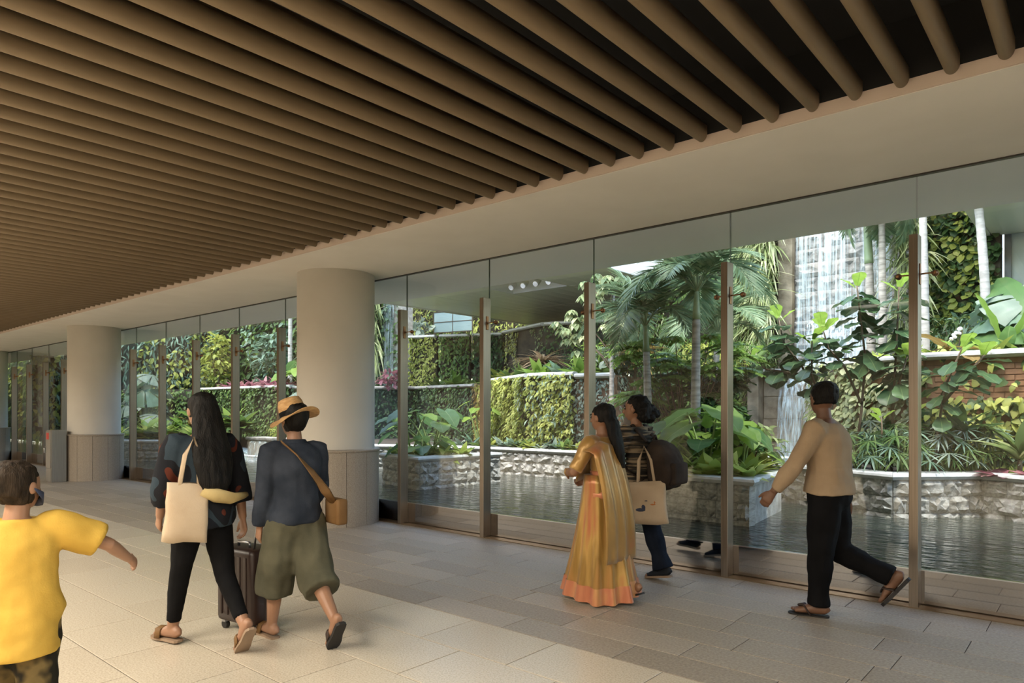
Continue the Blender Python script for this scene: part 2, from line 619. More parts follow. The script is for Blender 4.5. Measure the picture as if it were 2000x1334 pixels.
G = lambda *h: [tuple(c) for c in h]
L_mid = leafmat('leaf_mid', G((.030, .065, .020), (.075, .14, .035), (.15, .22, .055)))
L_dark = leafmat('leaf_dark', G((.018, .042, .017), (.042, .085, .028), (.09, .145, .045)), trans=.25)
L_yel = leafmat('leaf_yellow_green', G((.10, .15, .030), (.25, .29, .06), (.40, .42, .11)), trans=.4)
L_cream = leafmat('leaf_cream', G((.055, .095, .04), (.22, .27, .12), (.50, .51, .30)), trans=.35)
L_blue = leafmat('leaf_blue_green', G((.055, .105, .070), (.115, .19, .125), (.23, .32, .23)), trans=.25, rough=.35)
L_silver = leafmat('leaf_silver', G((.07, .10, .078), (.17, .22, .17), (.33, .38, .31)), trans=.25)
L_bright = leafmat('leaf_bright', G((.075, .15, .028), (.15, .25, .045), (.27, .37, .09)), trans=.45)
L_lime = leafmat('leaf_lime', G((.17, .24, .035), (.33, .40, .08), (.52, .55, .18)), trans=.45)
L_pink = leafmat('leaf_pink', G((.10, .035, .045), (.28, .10, .13), (.42, .22, .22)), trans=.35)
L_tan = leafmat('leaf_dry', G((.16, .10, .055), (.28, .20, .12), (.40, .31, .20)), trans=.3)
L_grass = leafmat('leaf_striped_grass', G((.10, .15, .05), (.33, .38, .17), (.62, .64, .42)), trans=.4)
L_fig = leafmat('leaf_fig', G((.030, .065, .030), (.055, .105, .045), (.085, .15, .055)), trans=.22, rough=.33, vein=(.16, .22, .09))
L_figy = leafmat('leaf_fig_young', G((.16, .27, .04), (.24, .36, .06), (.32, .42, .08)), trans=.5, rough=.35, vein=(.10, .16, .03))
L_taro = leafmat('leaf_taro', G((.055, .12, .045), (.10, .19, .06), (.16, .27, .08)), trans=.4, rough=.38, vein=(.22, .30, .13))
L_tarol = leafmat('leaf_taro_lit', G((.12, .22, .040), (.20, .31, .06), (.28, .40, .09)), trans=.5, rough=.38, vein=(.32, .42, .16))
L_palm = leafmat('leaf_palm', G((.07, .125, .062), (.135, .205, .105), (.27, .34, .20)), trans=.35, rough=.35)
L_var = leafmat('leaf_variegated', G((.07, .12, .04), (.20, .27, .09), (.60, .62, .32)), trans=.35)
L_bronze = leafmat('leaf_bronze', G((.12, .085, .03), (.21, .14, .045), (.30, .21, .06)), trans=.35, vein=(.32, .27, .12))


# ------------------------------------------------------------------ leaf shapes (length 1 along +y, normal +z)
def leaf_t(n=3, w=0.3, peak=0.45, fold=0.15, droop=0.25, tipw=0.0, base=0.05):
    V, F = [], []
    for i in range(n + 1):
        t = i / n
        if t < peak:
            k = base + (1 - base) * math.sin(math.pi / 2 * t / peak)
        else:
            k = tipw + (1 - tipw) * math.cos(math.pi / 2 * (t - peak) / (1 - peak))
        z = -droop * t * t
        V += [(-w * k, t, z + fold * w * k), (0, t, z), (w * k, t, z + fold * w * k)]
        if i:
            a = (i - 1) * 3
            F += [(a, a + 1, a + 4, a + 3), (a + 1, a + 2, a + 5, a + 4)]
    return np.array(V), np.array(F)


T_OV = leaf_t(2, .30, .5, .2, .25)
T_OV3 = leaf_t(3, .27, .42, .25, .3)
T_RND = leaf_t(3, .42, .5, .15, .2, base=.3)
T_NAR = leaf_t(2, .13, .4, .25, .35)
T_STRAP = leaf_t(4, .055, .3, .3, .75, base=.6)
T_STRAPW = leaf_t(4, .12, .45, .35, .45, base=.35)
T_HEART = leaf_t(3, .40, .25, .15, .3, base=.75)


def unit(a):
    return a / np.maximum(np.linalg.norm(a, axis=1, keepdims=True), 1e-9)


def scatter_arrays(tmpl, P, Y, Nn, size, rnd, wid=None):
    V, F = tmpl
    Y = unit(Y)
    X = unit(np.cross(Y, Nn))
    Z = np.cross(X, Y)
    n, k = len(P), len(V)
    s = size[:, None, None]
    w = (wid if wid is not None else np.ones(n))[:, None, None]
    W = P[:, None, :] + s * (V[None, :, 0:1] * w * X[:, None, :] + V[None, :, 1:2] * Y[:, None, :] + V[None, :, 2:3] * Z[:, None, :])
    Fs = (F[None] + (np.arange(n) * k)[:, None, None]).reshape(-1, F.shape[1])
    return W.reshape(-1, 3), Fs, np.repeat(rnd, k)


def foliage(name, parent, material, *sets):
    """several (tmpl, P, Y, N, size, rnd) sets of one material joined as one mass of leaves"""
    Vs, Fs, Rs, o = [], [], [], 0
    for s in sets:
        v, f, r = scatter_arrays(*s)
        Vs.append(v)
        Fs.append(f + o)
        Rs.append(r)
        o += len(v)
    me = npmesh(name, np.concatenate(Vs), np.concatenate(Fs), material, np.clip(np.concatenate(Rs), 0, 1))
    ob = put(name, me, parent)
    ob['kind'] = 'stuff'
    return ob


_ph = rng.random((6, 4)) * 6.28


def patch(u, v, s=1.0):
    """smooth 0..1 field over a wall"""
    a = np.zeros_like(u)
    for i in range(6):
        a += np.sin(u * s * (1.1 + .7 * i) + _ph[i, 0] + np.sin(v * s * (.9 + .5 * i) + _ph[i, 1]) * 1.3) / (1 + .5 * i)
    return 1 / (1 + np.exp(-a * 1.3))


UP = np.array([0, 0, 1.0])


def green_wall(label, p0, p1, z0, z1, material, size=.11, dens=260, tmpl=T_OV, thick=.16, hang=.75, second=None, hole=None, felt=None,
               group='planted wall panels', cover=None, name='green_wall', coping=None):
    """planted wall from p0 (left) to p1 (right) seen from the hall; leaves hang off the felt"""
    p0, p1 = np.array(p0, float), np.array(p1, float)
    d = p1 - p0
    ln = np.linalg.norm(d)
    d /= ln
    nv = np.array([d[1], -d[0], 0.0])
    d3 = np.array([d[0], d[1], 0.0])
    root = empty(name, (0, 0, 0))
    tag(root, label, 'green wall', group)
    M = Matrix(((d[0], -nv[0], 0, p0[0]), (d[1], -nv[1], 0, p0[1]), (0, 0, 1, 0), (0, 0, 0, 1)))
    MB().box(0, ln, 0.0, 0.12, z0 - .02, z1, M).obj('felt_panel', felt or M_felt, root)
    if coping:
        cp = MB()
        nseg = max(1, int(ln / 0.9))
        for i in range(nseg):
            a, b = ln * i / nseg, ln * (i + 1) / nseg
            cs = empty('x') if False else None
            q = MB().tube([M @ Vector((a + .004, -0.06, z1 - .01)), M @ Vector((b - .004, -0.06, z1 - .01))], [(.055, .13)] * 2, 10, lat=(0, 0, 1))
            q.obj('coping_stone', coping, root, False)
    for mi, (mt, tm, sz, dn, th, hg, sel) in enumerate([(material, tmpl, size, dens, thick, hang, 0)] + ([second] if second else [])):
        n = int(ln * (z1 - z0) * dn)
        u = rng.random(n) * ln
        v = rng.random(n) * (z1 - z0)
        pt = patch(u + p0[0] * 1.7, v + p0[1], 1.4)
        if cover is not None:
            keep = patch(u * 1.3 + 9, v * 1.1 + 4, 1.9) < cover
            u, v, pt = u[keep], v[keep], pt[keep]
        if sel:
            keep = (patch(u * 1.1 + 3 * sel, v + 7 * sel, 1.0) > .52)
            u, v, pt = u[keep], v[keep], pt[keep]
        if hole:
            e = .10 * (patch(u * 5, v * 5, 2.0) - .5)
            keep = ~((u > hole[0] + e) & (u < hole[1] + e) & (v > hole[2] + e) & (v < hole[3])) | (rng.random(len(u)) < .06)
            u, v, pt = u[keep], v[keep], pt[keep]
        n = len(u)
        bul = .45 + .55 * patch(u * 2.1 + 5, v * 2.4, 2.2)
        out = (.02 + th * bul * rng.random(n) ** .6)
        P = np.zeros((n, 3))
        P[:, :2] = p0 + np.outer(u, d)
        P[:, 2] = z0 + v
        P += nv * out[:, None]
        side = rng.normal(0, .55, n)
        Y = -UP * hg + nv * (1 - hg * .6) + d3 * side[:, None] + UP * rng.normal(0, .3, n)[:, None]
        Nn = nv * .75 + UP * .65 + rng.normal(0, .35, (n, 3))
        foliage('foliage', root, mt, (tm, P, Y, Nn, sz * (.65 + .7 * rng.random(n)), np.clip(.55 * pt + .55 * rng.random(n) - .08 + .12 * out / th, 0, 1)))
    return root


# ------------------------------------------------------------------ rock-faced planters
def rock_mesh(seed, material):
    r = random.Random(seed)
    nx, nz = 6, 5
    vs, fs = [], []
    for j in range(nz):
        for i in range(nx):
            e = (i in (0, nx - 1)) or (j in (0, nz - 1))
            x = i / (nx - 1) + (0 if i in (0, nx - 1) else r.uniform(-.06, .06))
            z = j / (nz - 1) + (0 if j in (0, nz - 1) else r.uniform(-.07, .07))
            vs.append((x * .985 + .0075, -(0.012 if e else r.uniform(.015, .075)), z * .975 + .0125))
    for j in range(nz - 1):
        for i in range(nx - 1):
            a = j * nx + i
            if r.random() < .5:
                fs += [(a, a + 1, a + nx + 1), (a, a + nx + 1, a + nx)]
            else:
                fs += [(a, a + 1, a + nx), (a + 1, a + nx + 1, a + nx)]
    b = len(vs)
    vs += [(.0075, .12, .0125), (.9925, .12, .0125), (.9925, .12, .9875), (.0075, .12, .9875)]
    bot = [i for i in range(nx)]
    top = [(nz - 1) * nx + i for i in range(nx)]
    lef = [j * nx for j in range(nz)]
    rig = [j * nx + nx - 1 for j in range(nz)]
    fs.append(tuple([b + 1] + bot[::-1] + [b])[::-1])
    fs.append(tuple(top + [b + 2, b + 3])[::-1])
    fs.append(tuple(lef + [b + 3, b]))
    fs.append(tuple(rig[::-1] + [b + 1, b + 2]))
    me = bpy.data.meshes.new('stone_block')
    me.from_pydata(vs, [], fs)
    me.materials.append(material)
    me.update()
    return me


rocks = [rock_mesh(i, M_rock) for i in range(6)]
rocks_d = [rock_mesh(i + 20, M_rock2) for i in range(6)]


def planter(label, poly, z1=0.77, z0=0.10, rows=3, bl=0.27, dark_seg=(), smooth_seg=(), soil=None, name='stone_planter', cop=True):
    """poly: front edge, left to right as seen from the hall (normal towards the hall)"""
    root = empty(name, (0, 0, 0))
    tag(root, label, 'planter')
    poly = [Vector((p[0], p[1], 0)) for p in poly]
    top = z1 - 0.075
    zr = [z0 + (top - z0) * i / rows for i in range(rows + 1)]
    norms = []
    for a, b in zip(poly, poly[1:]):
        d = (b - a).normalized()
        norms.append(Vector((d.y, -d.x, 0)))
    for si, (a, b) in enumerate(zip(poly, poly[1:])):
        d = (b - a)
        ln = d.length
        d.normalize()
        nv = norms[si]
        Mx = Matrix(((d.x, -nv.x, 0, a.x), (d.y, -nv.y, 0, a.y), (0, 0, 1, 0), (0, 0, 0, 1)))
        if si in smooth_seg:
            MB().box(0, ln, 0, .12, z0, top, Mx).obj('smooth_slab', M_rock2, root)
        else:
            for r_ in range(rows):
                x = 0.0
                while x < ln - 1e-4:
                    w = bl * random.uniform(.8, 1.25)
                    if r_ % 2 and x == 0:
                        w *= .6
                    if ln - x - w < bl * .45:
                        w = ln - x
                    me = random.choice(rocks_d if si in dark_seg else rocks)
                    o = put('stone_block', me, root, mw=Mx @ Matrix.Translation((x, 0, zr[r_])) @ Matrix.Diagonal((w, 1, zr[r_ + 1] - zr[r_], 1)))
                    x += w
    # coping: mitred slabs with a rounded nose
    if cop:
        offs = []
        for i, p in enumerate(poly):
            n0 = norms[max(i - 1, 0)]
            n1 = norms[min(i, len(norms) - 1)]
            bis = (n0 + n1).normalized()
            k = 1.0 / max(.4, bis.dot(n0))
            offs.append(bis * k)
        prof = [(-.06, -.055), (-.072, -.035), (-.06, -.010), (-.045, 0.0), (.24, 0.0), (.24, -.075), (-.045, -.075)]
        for i in range(len(poly) - 1):
            ringA = [poly[i] - offs[i] * q[0] + Vector((0, 0, z1 + q[1])) for q in prof]
            ringB = [poly[i + 1] - offs[i + 1] * q[0] + Vector((0, 0, z1 + q[1])) for q in prof]
            n = max(1, round((poly[i + 1] - poly[i]).length / 0.95))
            for s in range(n):
                ta, tb = s / n + .0015, (s + 1) / n - .0015
                MB().loft([[u.lerp(w, ta) for u, w in zip(ringA, ringB)], [u.lerp(w, tb) for u, w in zip(ringA, ringB)]]).obj('coping_stone', M_coping, root)
    if soil:
        vs = [(x, y, z1 - .06) for x, y in soil] + [(x, y, z1 - .2) for x, y in soil]
        n = len(soil)
        fs = [tuple(range(n)), tuple(range(2 * n - 1, n - 1, -1))] + [(i, n + i, n + (i + 1) % n, (i + 1) % n) for i in range(n)]
        MB().add(vs, fs).obj('soil', M_soil, root)
    return root


planter('rock-faced stone planter in the pool just right of the thick column',
        [(-9.9, 8.9), (-9.55, 7.66), (-8.27, 7.36), (-8.16, 9.15)], soil=[(-9.7, 7.8), (-8.4, 7.5), (-8.3, 9.2), (-9.8, 9.3)])
planter('long rock-faced stone wall curving behind the pool with ferns on top',
        [(-12.6, 9.3), (-10.9, 10.02), (-9.9, 10.30), (-8.9, 10.39), (-7.2, 10.42), (-5.6, 10.0)],
        soil=[(-12.6, 9.5), (-10.9, 10.2), (-7.2, 10.6), (-5.5, 10.2), (-5.8, 13.2), (-7.3, 12.6), (-7.3, 11.4), (-9, 11.2), (-11, 12.2), (-13, 13.6), (-15.6, 13.9), (-15.6, 12)])
planter('stone planter of big bright leaves nearest the glass behind the backpack',
        [(-5.5, 8.9), (-4.6, 7.5), (-2.93, 7.35), (-3.1, 8.78)], dark_seg=(0, 1), smooth_seg=(2,),  # front faces darker: their shade is put into the rock colour
        soil=[(-5.4, 9.0), (-4.5, 7.6), (-3.05, 7.5), (-3.2, 8.7), (-3.6, 9.4), (-5.2, 9.6)])
planter('zigzag rock-faced stone wall under the small fan palms at right',
        [(-3.7, 10.3), (-3.5, 9.75), (-1.90, 9.03), (-1.13, 9.84), (-0.62, 9.62), (1.4, 9.3)], dark_seg=(2,),  # segment turned from the light, its shade put into darker rock
        soil=[(-3.4, 10.2), (-3.4, 9.85), (-1.95, 9.15), (-1.1, 9.95), (1.4, 9.4), (1.5, 11.1), (-1.9, 11.2), (-3.3, 11.9)])
planter('rock-faced stone planter at the pool seen past the long haired woman',
        [(-21.0, 5.9 + .9), (-18.9, 6.75), (-18.05, 7.4), (-18.3, 9.2)], dark_seg=(0, 1, 2),
        soil=[(-21, 7), (-18.9, 6.9), (-18.2, 7.5), (-18.4, 9.3), (-20.2, 10.5), (-24, 9.8), (-24, 7.5)])
planter('rock-faced stone pier beside the little water step',
        [(-17.35, 10.7), (-17.1, 10.2), (-15.9, 10.4), (-12.6, 9.3)], soil=[(-17.2, 10.8), (-17.1, 10.3), (-15.9, 10.5), (-12.8, 9.5), (-15.6, 12.2), (-18, 11.1)])

# little water step behind the women: weir with a falling sheet
M_water = mat('pool_water', (0.012, 0.017, 0.014), (0.028, 0.036, 0.027), scale=.7, rough=0.03, spec=0.5)
nt = M_water.node_tree
N, L = nt.nodes, nt.links
bs = [n for n in N if n.type == 'BSDF_PRINCIPLED'][0]
bs.inputs['IOR'].default_value = 1.33
tc = N.new('ShaderNodeTexCoord')
mp = N.new('ShaderNodeMapping')
mp.inputs['Scale'].default_value = (1.0, 2.6, 1)
mp.inputs['Rotation'].default_value = (0, 0, R(-38))
L.new(tc.outputs['Object'], mp.inputs[0])
n1 = N.new('ShaderNodeTexNoise')
n1.inputs['Scale'].default_value = 3.2
n1.inputs['Detail'].default_value = 3
n1.inputs['Distortion'].default_value = .6
L.new(mp.outputs[0], n1.inputs['Vector'])
bp = N.new('ShaderNodeBump')
bp.inputs['Strength'].default_value = 0.32
bp.inputs['Distance'].default_value = 0.12
L.new(n1.outputs['Fac'], bp.inputs['Height'])
L.new(bp.outputs[0], bs.inputs['Normal'])

m = bpy.data.materials.new('falling_water')
nt, N, L, out = nodes_of(m)
tc = N.new('ShaderNodeTexCoord')
mp = N.new('ShaderNodeMapping')
mp.inputs['Scale'].default_value = (15, 15, .35)
L.new(tc.outputs['Object'], mp.inputs[0])
n1 = N.new('ShaderNodeTexNoise')
n1.inputs['Scale'].default_value = 2.0
n1.inputs['Detail'].default_value = 5
L.new(mp.outputs[0], n1.inputs['Vector'])
rr = N.new('ShaderNodeMapRange')
rr.inputs['From Min'].default_value = .42
rr.inputs['From Max'].default_value = .70
rr.inputs['To Min'].default_value = .03
rr.inputs['To Max'].default_value = .62
L.new(n1.outputs['Fac'], rr.inputs['Value'])
tr = N.new('ShaderNodeBsdfTransparent')
b = N.new('ShaderNodeBsdfPrincipled')
b.inputs['Base Color'].default_value = (.62, .78, .84, 1)
b.inputs['Roughness'].default_value = .25
mx = N.new('ShaderNodeMixShader')
L.new(rr.outputs[0], mx.inputs[0])
L.new(tr.outputs[0], mx.inputs[1])
L.new(b.outputs[0], mx.inputs[2])
L.new(mx.outputs[0], out.inputs[0])
M_fall = m
M_foam = mat('white_foam', (0.35, 0.48, 0.53), (0.86, 0.90, 0.92), scale=14, rough=0.5, lo=.4, hi=.6, bump=.4, bscale=30)

pool = MB().box(-46, 6, 6.17, 12.5, -0.6, WZ).obj('pool_water', M_water)
tag(pool, 'dark rippling pool water between the glass and the stone planters', 'water', kind='structure')
MB().box(-46, 6, 6.151, 6.2, -0.6, 0.262).obj('pool_edge', M_dark, pool)
# ground under the upper beds
tag(MB().box(-46, 6, 12.5, 26, -0.6, 0.6).obj('ground', M_soil), kind='structure')


def fall_sheet(mb, a, b, z0, z1, bulge=0.12, n=14, m_=8, seed=1, thick=.012):
    a, b = Vector((*a, 0)), Vector((*b, 0))
    d = (b - a)
    nv = Vector((d.y, -d.x, 0)).normalized()
    fr_, bk = [], []
    for j in range(m_ + 1):
        t = j / m_
        for i in range(n + 1):
            s = i / n
            w = mnoise.noise(Vector((s * 5 + seed * 7, t * .8, seed)))
            p = a.lerp(b, s) + nv * (bulge * (t ** .5) + .03 * w) + Vector((0, 0, z1 + (z0 - z1) * t))
            fr_.append(p)
            bk.append(p - nv * thick)
    o = len(fr_)
    fs = []
    for j in range(m_):
        for i in range(n):
            q = j * (n + 1) + i
            fs.append((q, q + n + 1, q + n + 2, q + 1))
    return mb.add(fr_, fs)


wt = empty('water_step', (0, 0, 0))
tag(wt, 'little water step spilling over a dark weir behind the women', 'waterfall')
MB().bbox(-18.55, -17.2, 10.0, 10.5, 0.0, 0.69, .02).obj('weir', M_rock2, wt)
MB().bbox(-18.6, -17.15, 9.95, 10.5, 0.69, 0.77, .02).obj('coping_stone', M_rock2, wt)
fall_sheet(MB(), (-18.3, 9.97), (-17.3, 9.97), WZ, .67, .10, 20, 5, 3).obj('falling_water', M_fall, wt, True)
f_ = MB()
for i in range(26):
    f_.ball((random.uniform(-18.35, -17.25), 9.84 + random.uniform(-.07, .05), WZ + .005), (random.uniform(.04, .1), random.uniform(.03, .06), .02), 8, 4)
f_.obj('foam', M_foam, wt, True)['kind'] = 'stuff'

# upper basin with the small waterfall
ub = empty('upper_basin', (0, 0, 0))
tag(ub, 'raised basin of dark water under the small waterfall', 'basin')
MB().box(-5.6, -3.35, 9.75, 13.0, 0.3, 0.66).obj('water', M_water, ub)
MB().bbox(-5.7, -3.45, 9.60, 9.78, 0.0, 0.70, .02).obj('lip', M_rock2, ub)
for (x, y, s) in ((-5.05, 12.2, .5), (-5.3, 11.7, .42), (-4.98, 12.55, .34), (-3.75, 12.2, .33)):
    MB().bbox(-s * .7, s * .7, -s * .3, s * .3, 0, .12, .05).obj('stepping_slab', M_tanstone, ub, False, (x, y, .60 + random.random() * .05))

sw = empty('small_waterfall', (0, 0, 0))
tag(sw, 'small blue-white waterfall dropping into the raised basin beside tan stone', 'waterfall')
MB().box(-5.0, -3.9, 13.22, 13.6, 0.4, 2.2).obj('wall', M_tanstone, sw)
for r_ in range(4):
    for c in range(3):
        w = 1.02 / 3
        MB().bbox(-4.98 + c * w + .004, -4.98 + (c + 1) * w - .004, 13.14 + random.uniform(-.015, .03), 13.24, .5 + r_ * .425 + .004, .5 + (r_ + 1) * .425 - .004, .012).obj('stone_slab', M_tanstone, sw)
MB().bbox(-5.22, -5.0, 12.95, 13.4, 0.4, 2.2, .02).obj('pier', M_tanstone, sw)
MB().bbox(-6.9, -4.45, 12.9, 13.5, 2.2, 2.28, .015, Matrix.Translation((-5.0, 13.2, 0)) @ Matrix.Rotation(R(-28), 4, 'Z') @ Matrix.Translation((5.0, -13.2, 0))).obj('ledge', M_rock2, sw)
fall_sheet(MB(), (-4.62, 13.08), (-4.02, 12.98), .66, 2.1, .18, 18, 10, 5).obj('falling_water', M_fall, sw, True)
fall_sheet(MB(), (-4.5, 13.0), (-4.12, 12.9), .66, 2.05, .22, 14, 10, 9).obj('falling_water', M_fall, sw, True)
f_ = MB()
for i in range(46):
    a = random.uniform(-4.95, -3.85)
    f_.ball((a, 12.70 + random.gauss(0, .10), .662), (random.uniform(.04, .12), random.uniform(.03, .08), .022), 8, 4)
f_.obj('foam', M_foam, sw, True)['kind'] = 'stuff'

# tall waterfall over coursed grey stone
bw = empty('tall_waterfall', (0, 0, 0))
tag(bw, 'tall waterfall sheeting over a grey coursed stone wall between planted walls', 'waterfall')
MB().box(-5.05, -2.6, 15.06, 15.5, 1.5, 8.0).obj('wall', M_greystone, bw)


def cleft(seed):
    r = random.Random(seed)
    nx, nz = 7, 5
    vs, fs = [], []
    for j in range(nz):
        for i in range(nx):
            e = (i in (0, nx - 1)) or (j in (0, nz - 1))
            vs.append((i / (nx - 1) * .99 + .005, -(.0 if e else r.uniform(.01, .085)), j / (nz - 1) * .975 + .0125))
    for j in range(nz - 1):
        for i in range(nx - 1):
            a = j * nx + i
            fs += [(a, a + 1, a + nx + 1), (a, a + nx + 1, a + nx)] if r.random() < .5 else [(a, a + 1, a + nx), (a + 1, a + nx + 1, a + nx)]
    me = bpy.data.meshes.new('stone_block')
    me.from_pydata(vs, [], fs)
    me.materials.append(M_greystone)
    me.update()
    return me


clefts = [cleft(i) for i in range(8)]
z = 1.9
r_ = 0
while z < 7.6:
    h = 0.30
    x = -5.05
    while x < -2.62:
        w = random.uniform(.42, .75)
        if x + w > -2.8:
            w = -2.6 - x
        put('stone_block', random.choice(clefts), bw, mw=Matrix.Translation((x, 15.06 - random.uniform(0, .03) - max(0, (3.4 - z)) * .10, z)) @ Matrix.Diagonal((w, 1, h, 1)))
        x += w
    z += h
    r_ += 1
fall_sheet(MB(), (-4.95, 14.93), (-3.15, 14.93), 2.2, 7.6, .05, 60, 14, 2).obj('falling_water', M_fall, bw, True)
fall_sheet(MB(), (-4.7, 14.90), (-3.4, 14.90), 2.0, 3.4, .32, 40, 10, 8).obj('falling_water', M_fall, bw, True)
tag(MB().bbox(-5.32, -5.02, 14.85, 15.3, 2.0, 8.0, .02).obj('stone_pilaster', M_tanstone), 'tan stone pilaster at the edge of the tall waterfall', 'pilaster')
# ------------------------------------------------------------------ planted walls, lower tier (top at 2.3 m)
GW = green_wall
CP = M_coping
LT = 'lower planted walls behind the pool'
GW('cream and green ivy wall behind the fig stems', (-3.35, 11.85), (-1.95, 10.98), .7, 2.26, L_cream, .105, 420, T_RND, .2, .7, coping=CP, felt=M_brick, cover=.9)
bwall = GW('brick wall overgrown with yellow-green ivy at the far right', (-1.95, 10.98), (1.6, 10.9), .7, 2.26, L_yel, .115, 300, T_HEART, .16, .75,
           felt=M_brick, cover=.93, coping=CP, hole=(.05, 1.35, .98, 1.6), second=(L_dark, T_HEART, .11, 240, .12, .7, 1))
bk_me = MB().bbox(0, .215, -.016, .01, 0, .066, .006).mesh('brick', M_brick)
bd = Vector((3.55, -.08, 0)).normalized()
for r_ in range(9):
    for c in range(7):
        s = .05 + c * .225 + (.11 if r_ % 2 else 0)
        put('brick', bk_me, bwall, mw=Matrix(((bd.x, -bd.y, 0, -1.95 + bd.x * s), (bd.y, bd.x, 0, 10.98 + bd.y * s), (0, 0, 1, 1.52 + r_ * .076), (0, 0, 0, 1))))
GW('leafy hedge just right of the small waterfall', (-3.85, 12.75), (-3.3, 11.85), .62, 2.3, L_var, .12, 420, T_NAR, .32, .5)
GW('fine-leaved hedge panel left of the tan stone pier', (-6.05, 13.9), (-5.25, 13.35), .75, 2.12, L_mid, .10, 420, T_OV, .16, .8, second=(L_yel, T_OV, .09, 200, .2, .7, 2))
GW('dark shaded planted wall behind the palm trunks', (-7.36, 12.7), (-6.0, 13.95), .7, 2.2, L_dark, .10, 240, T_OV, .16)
GW('rust wall with pale ivy at the corner behind the jeans woman', (-7.95, 11.2), (-7.2, 11.4), .7, 2.2, L_silver, .075, 500, T_OV, .10, .8, felt=M_felt2, cover=.75, coping=CP)
GW('rust coloured side wall with sparse pale ivy', (-7.2, 11.4), (-7.33, 12.7), .7, 2.2, L_silver, .075, 300, T_OV, .10, .8, felt=M_felt2, cover=.6)
GW('bright yellow-green hedge wall above the long stone wall', (-9.0, 11.08), (-7.95, 11.2), .7, 2.24, L_yel, .095, 800, T_OV3, .3, .55, coping=CP, second=(L_blue, T_NAR, .12, 240, .3, .6, 1))
GW('yellow-green hedge wall meeting the shady corner', (-10.95, 12.16), (-9.0, 11.08), .7, 2.24, L_yel, .098, 720, T_OV3, .3, .55, coping=CP, second=(L_silver, T_NAR, .12, 190, .3, .6, 2))
GW('shaded reddish planted wall behind the third steel post', (-12.85, 13.5), (-10.95, 12.16), .7, 2.22, L_bronze, .10, 240, T_OV, .18, .7, felt=M_felt2, second=(L_yel, T_OV, .10, 220, .2, .7, 3))
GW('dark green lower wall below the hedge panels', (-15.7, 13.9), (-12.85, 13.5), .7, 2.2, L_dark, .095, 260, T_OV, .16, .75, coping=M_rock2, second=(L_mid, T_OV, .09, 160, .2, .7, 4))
GW('dark lower wall just right of the thick column', (-18.2, 11.25), (-15.7, 13.9), .7, 2.2, L_dark, .10, 250, T_OV, .16, .75, coping=M_rock2)
GW('clipped hedge wall under the pink bed', (-23.5, 10.85), (-18.2, 11.25), .7, 2.24, L_mid, .10, 300, T_OV, .22, .7, coping=CP, second=(L_bright, T_NAR, .12, 130, .25, .6, 2))
GW('lower planted wall at the far corner of the pool', (-26.3, 8.6), (-23.5, 10.85), .7, 2.24, L_mid, .12, 240, T_OV3, .25, .6)
# ------------------------------------------------------------------ second tier (top at 3.9 m)
GW('dark felt wall with pale creeper under the footbridge', (-13.5, 15.45), (-11.45, 14.7), 2.2, 3.85, L_cream, .075, 240, T_OV, .1, .75, cover=.55, second=(L_yel, T_OV, .08, 190, .14, .8, 1), coping=M_coping)
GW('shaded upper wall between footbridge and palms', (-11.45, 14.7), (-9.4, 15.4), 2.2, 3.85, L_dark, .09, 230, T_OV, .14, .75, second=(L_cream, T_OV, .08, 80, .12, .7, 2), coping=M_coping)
PN = 'hedge panels under the glass screen'
for i, (a, b) in enumerate((((-16.45, 14.25), (-15.62, 14.6)), ((-15.5, 14.66), (-14.62, 15.03)), ((-14.5, 15.08), (-13.6, 15.42)))):
    GW(('clipped hedge panel under the glass screen, yellowest of three', 'clipped hedge panel under the glass screen, middle of three',
        'clipped hedge panel under the glass screen, darkest of three')[i], a, b, 2.2, 3.8, (L_yel, L_mid, L_dark)[i], .105, 420, T_OV3, .2, .65, group=PN, coping=M_coping)
# ------------------------------------------------------------------ tall walls at the back
GW('tall planted wall behind the palm crowns', (-9.4, 15.6), (-7.3, 15.3), 2.2, 7.4, L_mid, .13, 190, T_OV, .25, .7, second=(L_cream, T_NAR, .16, 70, .3, .6, 1))
w2 = GW('tall dark planted wall left of the tall waterfall', (-7.3, 15.3), (-5.3, 15.0), 2.2, 7.4, L_dark, .13, 260, T_NAR, .25, .6, second=(L_mid, T_OV, .13, 130, .25, .6, 3))
w3 = GW('tall planted wall of round leaves right of the tall waterfall', (-2.7, 15.0), (-1.42, 14.75), 2.1, 7.4, L_dark, .135, 300, T_RND, .15, .65, second=(L_yel, T_RND, .14, 150, .2, .6, 1))
GW('bank of mixed leaves climbing behind the fan leaved plants, tall', (-24.9, 12.2), (-17.0, 14.6), 2.2, 8.0, L_mid, .17, 110, T_OV3, .5, .5, second=(L_blue, T_OV3, .2, 55, .6, .4, 2))
GW('tall leafy wall closing the garden beyond the second column', (-27.2, 7.0), (-24.9, 12.2), .7, 8.0, L_blue, .26, 70, T_NAR, .4, .8, second=(L_yel, T_OV3, .2, 60, .5, .5, 1))
GW('tall leafy wall seen between the two far columns', (-46, 8.6), (-27.2, 8.6), .3, 5.5, L_mid, .22, 60, T_NAR, .35, .75, second=(L_yel, T_OV3, .2, 30, .4, .6, 2))
GW('far yellowish planted slope behind the glass screen', (-24, 18.6), (-9, 20.6), 3.2, 8.5, L_yel, .22, 70, T_STRAPW, .5, .4, second=(L_mid, T_OV3, .2, 60, .5, .5, 3))
# concrete wall, right edge
cw = tag(MB().box(-1.36, 3.0, 14.9, 15.2, 1.5, 8).obj('concrete_wall', M_concrete), 'bare grey-green concrete wall beside the round leaved planting', 'wall', kind='structure')
MB().bbox(-1.37, -1.27, 14.84, 14.91, 2.2, 8, .005).obj('metal_channel', mat('channel_grey', (.10, .105, .10), rough=.5), cw)
